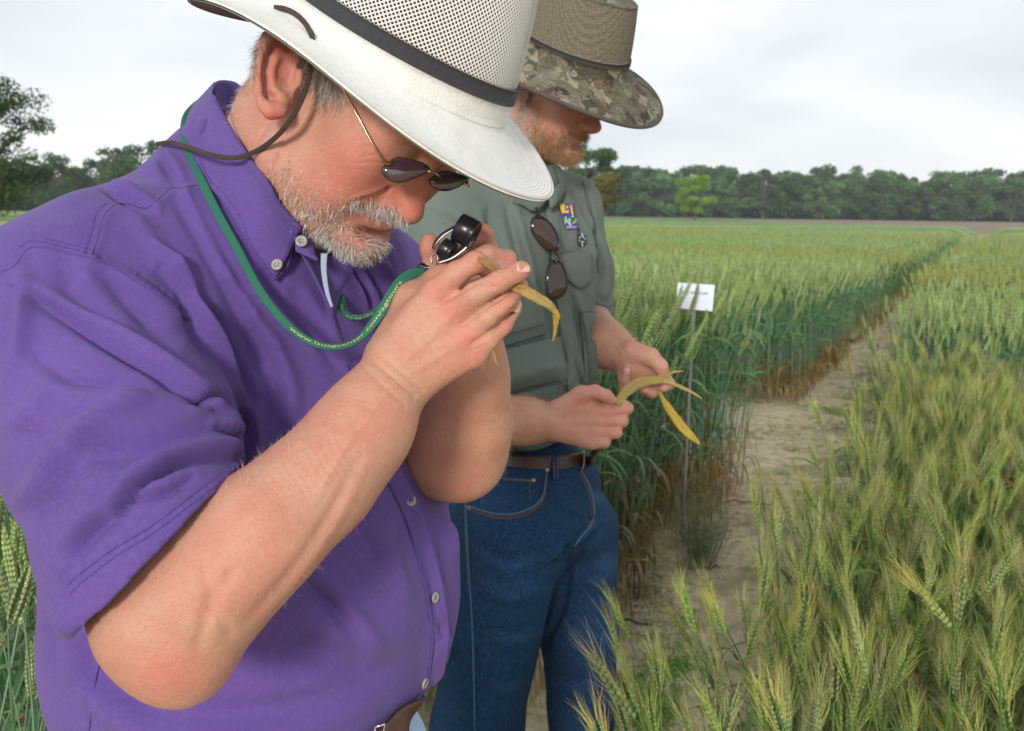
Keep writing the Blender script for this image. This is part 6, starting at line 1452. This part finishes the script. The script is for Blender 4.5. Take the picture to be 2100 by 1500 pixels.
decal(BS2, (lx(222, 240), lx(290, 235), lx(298, 290), lx(235, 300)), M_yy, lg, 'yellow_letter', .0055, 3, 3)
decal(BS2, (lx(305, 225), lx(355, 225), lx(385, 450), lx(350, 440)), M_yy, lg, 'yellow_letter', .0055, 3, 3)
decal(BS2, (lx(145, 480), lx(425, 460), lx(480, 640), lx(200, 665)), M_gg, lg, 'green_panel', .0046)
decal(BS2, (lx(205, 665), lx(485, 635), lx(530, 745), lx(250, 760)), M_py, lg, 'purple_panel', .0046)
def text_px(s_, a, b, up_px, bv, off, mat, parent, name='lettering'):
    """one line of letters draped on cloth between photo points a and b"""
    cu = bpy.data.curves.new('t', 'FONT'); cu.body = s_; cu.size = 1; cu.resolution_u = 2
    o = bpy.data.objects.new('t', cu); COL.objects.link(o); dg = bpy.context.evaluated_depsgraph_get(); dg.update()
    me = bpy.data.meshes.new_from_object(o.evaluated_get(dg)); bpy.data.objects.remove(o)
    v = np.zeros(len(me.vertices)*3, np.float32); me.vertices.foreach_get('co', v); v = v.reshape(-1, 3).astype(float)
    bm = bmesh.new(); bm.from_mesh(me); bmesh.ops.triangulate(bm, faces=bm.faces); F_ = np.array([[q.index for q in f.verts] for f in bm.faces]); bm.free()
    x = v[:, 0]/v[:, 0].max(); y = v[:, 1]/.7; a, b, u_ = map(np.array, (a, b, up_px)); q = a+(b-a)*x[:, None]+u_*y[:, None]
    W = []
    for p in q:
        d = drape(bv, p[0], p[1], off); W.append(d if d is not None else C(p[0], p[1], 1.85))
    return ob(name, np.array(W), F_, mat, parent, smooth=False)
text_px('AgCe', lx(195, 640), lx(480, 615), (-2.5, -15.5), BS2, .0062, M_ww, lg)
text_px('Research & Extension', lx(240, 735), lx(520, 720), (-.8, -5.5), BS2, .0062, M_ww, lg)
# snap fastener / clip on the pocket
g = G('marbled_black'); g.p('Base Color', g.ramp(g.noise(220, 3), (.5, (.02, .025, .03)), (.6, (.5, .52, .52)))); g.p('Roughness', .3); M_marb = g.m
p_ = drape(BS2, 1194, 493, .008); Vd, Fd = disc_geo(p_, (.3, -.1, -.95), .0085, .006, 14); Vd[:, 1] = p_[1]+(Vd[:, 1]-p_[1])*1.6; ob('pocket_button', Vd, Fd, M_marb, shirt2)

# ------------------------------------------------------------------ sunglasses hung on the placket
sg2 = empty('sunglasses', to_world(C(1135, 530, 1.80))); tag(sg2, 'dark plastic sunglasses hanging from the front of the grey-green shirt', 'sunglasses')
M_brn = simple('dark_brown_plastic', (.020, .010, .012), .2, var=0)
g = G('brown_lens'); g.p('Base Color', (.040, .018, .010)); g.p('Roughness', .05); g.p('Specular IOR Level', .8); g.p('Alpha', .94); M_lens2 = g.m
q2 = lambda x, y: (980+x*.427, y*.427)
for pts, n_ in (([(256, 1075), (272, 1045), (310, 1045), (352, 1080), (380, 1130), (388, 1182), (374, 1206), (330, 1195), (285, 1150), (262, 1115)], 0), ([(338, 1290), (360, 1256), (395, 1260), (420, 1310), (427, 1380), (405, 1420), (365, 1438), (336, 1420), (328, 1350)], 1)):
    pp = []
    for a, b in pts:
        x_, y_ = q2(a, b); pp.append((x_, y_, 1.815-.012*n_+.0004*(x_-1130)))
    lens(pp, 0, .004, 'lens', M_lens2, sg2, M_brn, .0024)
wire('bridge', [(*q2(350, 1200), 1.813), (*q2(378, 1216), 1.808), (*q2(388, 1240), 1.803), (*q2(372, 1262), 1.803)], .0024, M_brn, sg2)
wire('temple_arm', [(*q2(290, 1050), 1.815), (*q2(280, 1000), 1.84), (*q2(300, 1100), 1.87), (*q2(340, 1240), 1.865)], .0022, M_brn, sg2)
wire('temple_arm', [(*q2(360, 1440), 1.80), (*q2(376, 1446), 1.805), (*q2(372, 1380), 1.83), (*q2(345, 1240), 1.84)], .0024, M_brn, sg2)

# ------------------------------------------------------------------ jeans, belt
S = Sdf(); S.elp(1110, 985, 1.975, 122, 90, .135, 0, .04); S.elp(1085, 1060, 1.97, 140, 110, .145, 0, .04)
def c2w(px, py, d): return to_world(C(px, py, d))
nl_ = c2w(1035, 1090, 1.905); fl_ = c2w(1168, 1090, 2.04)
wchain(S, [(*nl_, .118), (nl_[0]-.05, nl_[1]-.02, .50, .080), (nl_[0]-.055, nl_[1]-.01, .10, .072)], .05)
wchain(S, [(*fl_, .098), (fl_[0]+.022, fl_[1]-.02, .66, .078), (fl_[0]+.03, fl_[1]-.02, .48, .066), (fl_[0]+.02, fl_[1], .10, .066)], .025)
S.elp(1215, 1080, 2.0, 42, 60, .07, 0, .03)
V, F = S.mesh(.0045, smooth=2)
nn = np.array([mnoise.noise(Vector((v[0], v[1], v[2]))*8) for v in V])*.004; V = V+normals(V, F)*nn[:, None]
sc = Sculpt(V, F)
sc.strokes([(a[0], a[1], a[2]*1.3)+tuple(a[3:]) for a in [([(1218, 1068), (1200, 1092), (1166, 1128)], 7, .009, 'line'), ([(1166, 1128), (1150, 1150), (1120, 1165)], 9, .006, 'fold'), ([(1230, 1090), (1200, 1120), (1170, 1135)], 9, .006, 'fold'), ([(1165, 1130), (1166, 1170), (1154, 1245), (1122, 1310), (1104, 1365)], 7, .008, 'line'),
   ([(980, 1120), (1040, 1150), (1100, 1130)], 12, .004, 'fold'), ([(985, 1200), (1040, 1230), (1110, 1210)], 14, .004, 'ridge'), ([(1000, 1290), (1060, 1300), (1100, 1280)], 12, .004, 'fold'), ([(1180, 1180), (1220, 1200), (1260, 1190)], 10, .004, 'ridge'), ([(1200, 1290), (1240, 1300), (1272, 1280)], 10, .004, 'fold'),
   ([(1130, 1000), (1160, 1040), (1200, 1060)], 10, .004, 'ridge'), ([(1000, 1400), (1040, 1420), (1080, 1400)], 12, .004, 'ridge'), ([(1120, 1380), (1180, 1400), (1240, 1380)], 12, .004, 'fold')]])
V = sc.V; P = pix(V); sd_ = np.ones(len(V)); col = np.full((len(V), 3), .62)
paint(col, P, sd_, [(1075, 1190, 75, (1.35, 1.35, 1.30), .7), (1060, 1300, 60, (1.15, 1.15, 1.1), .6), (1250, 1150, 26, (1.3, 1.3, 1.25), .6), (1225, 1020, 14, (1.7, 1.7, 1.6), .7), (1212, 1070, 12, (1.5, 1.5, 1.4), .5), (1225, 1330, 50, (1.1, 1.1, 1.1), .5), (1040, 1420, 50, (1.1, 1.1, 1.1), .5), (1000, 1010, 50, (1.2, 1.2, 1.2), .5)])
g = G('blue_denim'); n1 = g.noise(9, 4); n2 = g.noise(1.0, 5, .75, g.scale((420, 420, 90))); n4 = g.noise(1.0, 4, .7, g.scale((90, 90, 600)))
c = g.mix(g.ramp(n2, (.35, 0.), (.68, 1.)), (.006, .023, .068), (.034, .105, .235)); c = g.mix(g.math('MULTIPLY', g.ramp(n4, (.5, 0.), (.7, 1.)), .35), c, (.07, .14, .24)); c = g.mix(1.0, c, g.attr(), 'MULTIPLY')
g.p('Base Color', c); g.p('Roughness', .85); g.p('Specular IOR Level', .2); g.bump(g.math('ADD', n2, n4), .0007); M_jean2 = g.m
jeans2 = ob('jeans', V, F, M_jean2, man2, col=col); BJ2 = bvh_of(V, F)
M_ost = simple('orange_thread', (.30, .15, .04), .7, var=0); M_jeand = simple('faded_denim_edge', (.06, .13, .22), .9, var=.3, scale=300)
j8 = lambda L_: [(840+a*.4, 900+b*.4) for a, b in L_]
def dblstitch(pts, dx, dy, r=.0005):
    stitches(BJ2, pts, M_ost, jeans2, .0035, 4.2, 3.0, r); stitches(BJ2, [(a+dx, b+dy) for a, b in pts], M_ost, jeans2, .0035, 4.2, 3.0, r)
pk = j8([(300, 345), (400, 378), (480, 388), (560, 380), (640, 345), (685, 290), (700, 200), (705, 150)])
seamline(BJ2, pk, .0018, M_jeand, jeans2, .0016, 'pocket_edge'); dblstitch([(a, b+4) for a, b in pk], 1, 4)
seamline(BJ2, j8([(395, 195), (500, 205), (640, 215)]), .0015, M_jeand, jeans2, .001, 'coin_pocket_edge'); stitches(BJ2, j8([(395, 200), (500, 211), (640, 221)]), M_ost, jeans2, .0035, 4.2, 3.2, .0006)
stitches(BJ2, j8([(615, 220), (618, 330)]), M_ost, jeans2, .003, 4.2, 3, .0004); stitches(BJ2, j8([(375, 245), (370, 340)]), M_ost, jeans2, .003, 4.2, 3, .0004)
seamline(BJ2, j8([(288, 280), (292, 450), (300, 620), (312, 800), (325, 1050), (335, 1500)]), .0018, M_jeand, jeans2, .001, 'side_seam'); stitches(BJ2, j8([(280, 280), (284, 450), (290, 620), (302, 790)]), M_ost, jeans2, .003, 4.2, 3, .0004)
fly = j8([(880, 165), (920, 240), (942, 320), (945, 390), (925, 450), (880, 500), (845, 555)])
seamline(BJ2, fly, .0020, M_jeand, jeans2, .0015, 'fly_edge'); dblstitch(fly[:5], -5, 2)
M_rivet = simple('copper_rivet', (.30, .20, .13), .35, 1, var=0)
for a, b in ((636, 213), (304, 354), (706, 160)):
    p_ = drape(BJ2, 840+a*.4, 900+b*.4, .003)
    if p_ is not None: Vd, Fd = disc_geo(p_, (0, -.1, -1), .0042, .003, 14); ob('rivet', Vd, Fd, M_rivet, jeans2)
M_belt2 = simple('dark_brown_belt', (.050, .020, .012), .38, var=.35, scale=50, bump=.0006)
Q = drape_line(BJ2, [(985, 944), (1040, 950), (1100, 953), (1150, 952), (1190, 945), (1222, 934)], .004, 8, 1.86, 3)
Vt, Ft = strap(Q, .033, .004, nrm=[-q/np.linalg.norm(q)+np.array([(q[0]/.35)*1.2, 0, 0]) for q in Q], rows=7, crown=.0006); belt2 = ob('belt', Vt, Ft, M_belt2, man2); BB2 = bvh_of(Vt, Ft)
Vc, Fc = patch([[drape(BB2, 1133, 934, .004, 1.86), drape(BB2, 1145, 934, .004, 1.86)], [drape(BB2, 1132, 952, .006, 1.86), drape(BB2, 1145, 953, .006, 1.86)], [drape(BJ2, 1134, 984, .006, 1.86), drape(BJ2, 1147, 984, .006, 1.86)]], 4, 6, .003); lp2 = ob('belt_loop', Vc, Fc, M_jean2, jeans2); set_col(lp2.data, (.8, .8, .8)) if 'Col' not in lp2.data.color_attributes else None
BL2 = bvh_of(Vc, Fc)
for xx in (1136, 1143): stitches(BL2, [(xx, 938), (xx+.5, 960), (xx+1, 982)], M_ost, jeans2, .001, 4.2, 3, .0005)
M_brass = simple('old_brass', (.30, .22, .12), .35, 1, var=0)
bz = drape(BB2, 1188, 946, .004, 1.86)[2]; wire('belt_buckle', [(1176, 934, bz), (1196, 928, bz), (1198, 946, bz), (1194, 962, bz), (1178, 966, bz), (1176, 950, bz), (1176, 934, bz)], .0020, M_brass, belt2)
for p0_ in (nl_, fl_):
    S = Sdf(); wchain(S, [(p0_[0]-.02, p0_[1]+.03, .05, .050), (p0_[0]+.14, p0_[1]-.03, .04, .045)]); V, F = S.mesh(.008); ob('boot', V, F, M_shoe, man2)

# ------------------------------------------------------------------ camouflage hat
g = G('camouflage_cloth')
dn = g.n('ShaderNodeTexNoise'); dn.inputs['Scale'].default_value = 38; dn.inputs['Detail'].default_value = 3; g.l(g.co, dn.inputs['Vector'])
wc = g.n('ShaderNodeMix', data_type='VECTOR'); wc.inputs[0].default_value = .035; g.l(g.co, wc.inputs[4]); g.l(dn.outputs['Color'], wc.inputs[5]); wv_ = wc.outputs[1]
def cell(scale, vec):
    v = g.vor(scale, vec); s_ = g.n('ShaderNodeSeparateColor'); g.l(v.outputs['Color'], s_.inputs[0]); return s_.outputs[0], v.outputs['Distance']
r1, d1 = cell(24, g.scale((1, 1.9, .8), wv_)); r2, d2 = cell(50, g.scale((1.6, .7, 1.3), wv_))
c = g.ramp(r1, (.0, (.10, .092, .055)), (.30, (.16, .145, .095)), (.45, (.050, .048, .028)), (.60, (.21, .195, .14)), (.74, (.17, .09, .055)), (.86, (.035, .030, .020)))
c = g.mix(g.ramp(r2, (.62, 0.), (.64, 1.)), c, g.ramp(r2, (.64, (.20, .19, .13)), (.78, (.055, .048, .03)), (.9, (.30, .27, .20))))
lin = g.noise(1.0, 4, .8, g.scale((60, 300, 60), wv_)); c = g.mix(g.math('MULTIPLY', g.ramp(lin, (.50, 0.), (.55, 1.)), .6), c, (.035, .03, .02)); c = g.mix(g.math('MULTIPLY', g.ramp(g.noise(70, 5, .8, None, 1.5), (.58, 0.), (.64, 1.)), .6), c, (.34, .32, .25))
g.p('Base Color', c); g.p('Roughness', .9); g.bump(g.noise(700, 3), .0005); M_camo = g.m
g = G('khaki_mesh'); vv = g.vor(260, None, 'F1', .35); g.p('Base Color', g.mix(g.ramp(vv.outputs['Distance'], (.30, 0.), (.60, 1.)), (.215, .18, .13), (.12, .10, .07))); g.p('Roughness', .85); g.bump(vv.outputs['Distance'], .0012, .9); M_khm = g.m
M_bnd2 = simple('dark_brown_tape', (.040, .033, .027), .85, var=.2)
HR2 = np.array([[0.7854, 0.5672, 0.2482], [0.4923, -0.3291, -0.8058], [-0.3754, 0.755, -0.5376]]); HO2 = np.array([.1047, -.5556, 1.8208])
HP2 = dict(a=.1105, b=.0882, wf=.083, ws=.0796, wb=.075, df=-.0367, db=-.0012, ds=-.0278, curl=.0055, tip=-.0093, taper=.16, H=.125, pinch=.04, wav=.0)
f2h = hat_fn(HO2, HR2, 1.0, HP2); hat2 = empty('sun_hat', to_world(HO2)); tag(hat2, 'camouflage brimmed hat with khaki mesh crown on the man looking at leaves', 'hat')
Vt, Ft = band(f2h, -1, 0, .0024, 0, 140, 12); ob('brim', Vt, Ft, M_camo, hat2)
Vt, Ft = tube(f2h(np.linspace(0, 2*PI, 161), np.full(161, -1.0)), .0038, 8, cap=False); ob('brim_binding', Vt, Ft, simple('brim_tape', (.085, .07, .055), .85, var=.2), hat2)
Vt, Ft = band(f2h, -.98, 0, .001, -.0025, 100, 8); ob('brim_lining', Vt, Ft, M_bnd2, hat2)
Vt, Ft = band(f2h, 0, .20, .0024, .0014, 140, 4); ob('crown_base', Vt, Ft, M_camo, hat2)
Vt, Ft = tube(f2h(np.linspace(0, 2*PI, 161), np.full(161, .0)), .0016, 6, cap=False); ob('base_seam', Vt, Ft, M_bnd2, hat2)
Vt, Ft = band(f2h, .195, .26, .0024, .0024, 140, 3); ob('hat_band', Vt, Ft, M_bnd2, hat2)
Vt, Ft = band(f2h, .255, 1.0, .002, 0.0, 140, 20); ob('mesh_crown', Vt, Ft, M_khm, hat2)
Vt, Ft = cap_top(f2h, 1.0, R=HR2, dent=.03); ob('crown_top', Vt, Ft, M_camo, hat2)

# ------------------------------------------------------------------ leaves in the second man's hands
la = leafstrip('wheat_leaf', [(1264, 829, 1.742), (1285, 803, 1.79), (1314, 784, 1.83), (1350, 779, 1.848), (1378, 786, 1.85), (1412, 801, 1.85), (1439, 818, 1.85)], [.012, .020, .022, .017, .008, .006, .002], M_leafs, None, .3)
tag(la, 'striped green and orange leaf stretched between the hands of the man in jeans', 'leaf')
lb = leafstrip('wheat_leaf', [(1353, 804, 1.855), (1370, 836, 1.85), (1398, 874, 1.85), (1420, 897, 1.85), (1436, 912, 1.85)], [.004, .014, .018, .014, .003], M_leafy, None, .3)
tag(lb, 'yellow leaf with rust spots and green edges hanging below the far hand', 'leaf')
lc = leafstrip('wheat_leaf', [(1364, 772, 1.85), (1380, 764, 1.85), (1402, 761, 1.85)], [.004, .005, .002], M_leafr, None, .3)
tag(lc, 'thin brown leaf tip sticking out beyond the thumb of the man in jeans', 'leaf')

# ------------------------------------------------------------------ thin haze over the far field
hz = bpy.data.materials.new('thin_haze'); hz.use_nodes = True; t_ = hz.node_tree; t_.nodes.clear(); o_ = t_.nodes.new('ShaderNodeOutputMaterial'); v_ = t_.nodes.new('ShaderNodeVolumePrincipled')
v_.inputs['Color'].default_value = (.90, .94, 1.0, 1); v_.inputs['Density'].default_value = .00036; v_.inputs['Anisotropy'].default_value = .2; t_.links.new(v_.outputs[0], o_.inputs['Volume'])
a, b = np.array([-900, -60, -1.2]), np.array([1000, 760, 24]); V = np.array([[x, y, z] for x in (a[0], b[0]) for y in (a[1], b[1]) for z in (a[2], b[2])])
tag(ob('haze', V, np.array([[0, 1, 3, 2], [4, 6, 7, 5], [0, 4, 5, 1], [2, 3, 7, 6], [0, 2, 6, 4], [1, 5, 7, 3]]), hz, world=False, smooth=False), kind='stuff')
SC.cycles.volume_bounces = 0; SC.cycles.volume_step_rate = 10

# every single-mesh thing gets its origin at its own base
bpy.context.view_layer.update()
for o in list(COL.objects):
    if o.type == 'MESH' and o.parent is None and o.get('category') and o.location.length < 1e-6:
        v = np.zeros(len(o.data.vertices)*3, np.float32); o.data.vertices.foreach_get('co', v); v = v.reshape(-1, 3)
        c = np.array([v[:, 0].mean(), v[:, 1].mean(), v[:, 2].min()], np.float32); o.data.vertices.foreach_set('co', (v-c).ravel()); o.data.update(); o.location = c
        for ch in o.children: ch.matrix_parent_inverse = Matrix.Translation(-Vector(c))
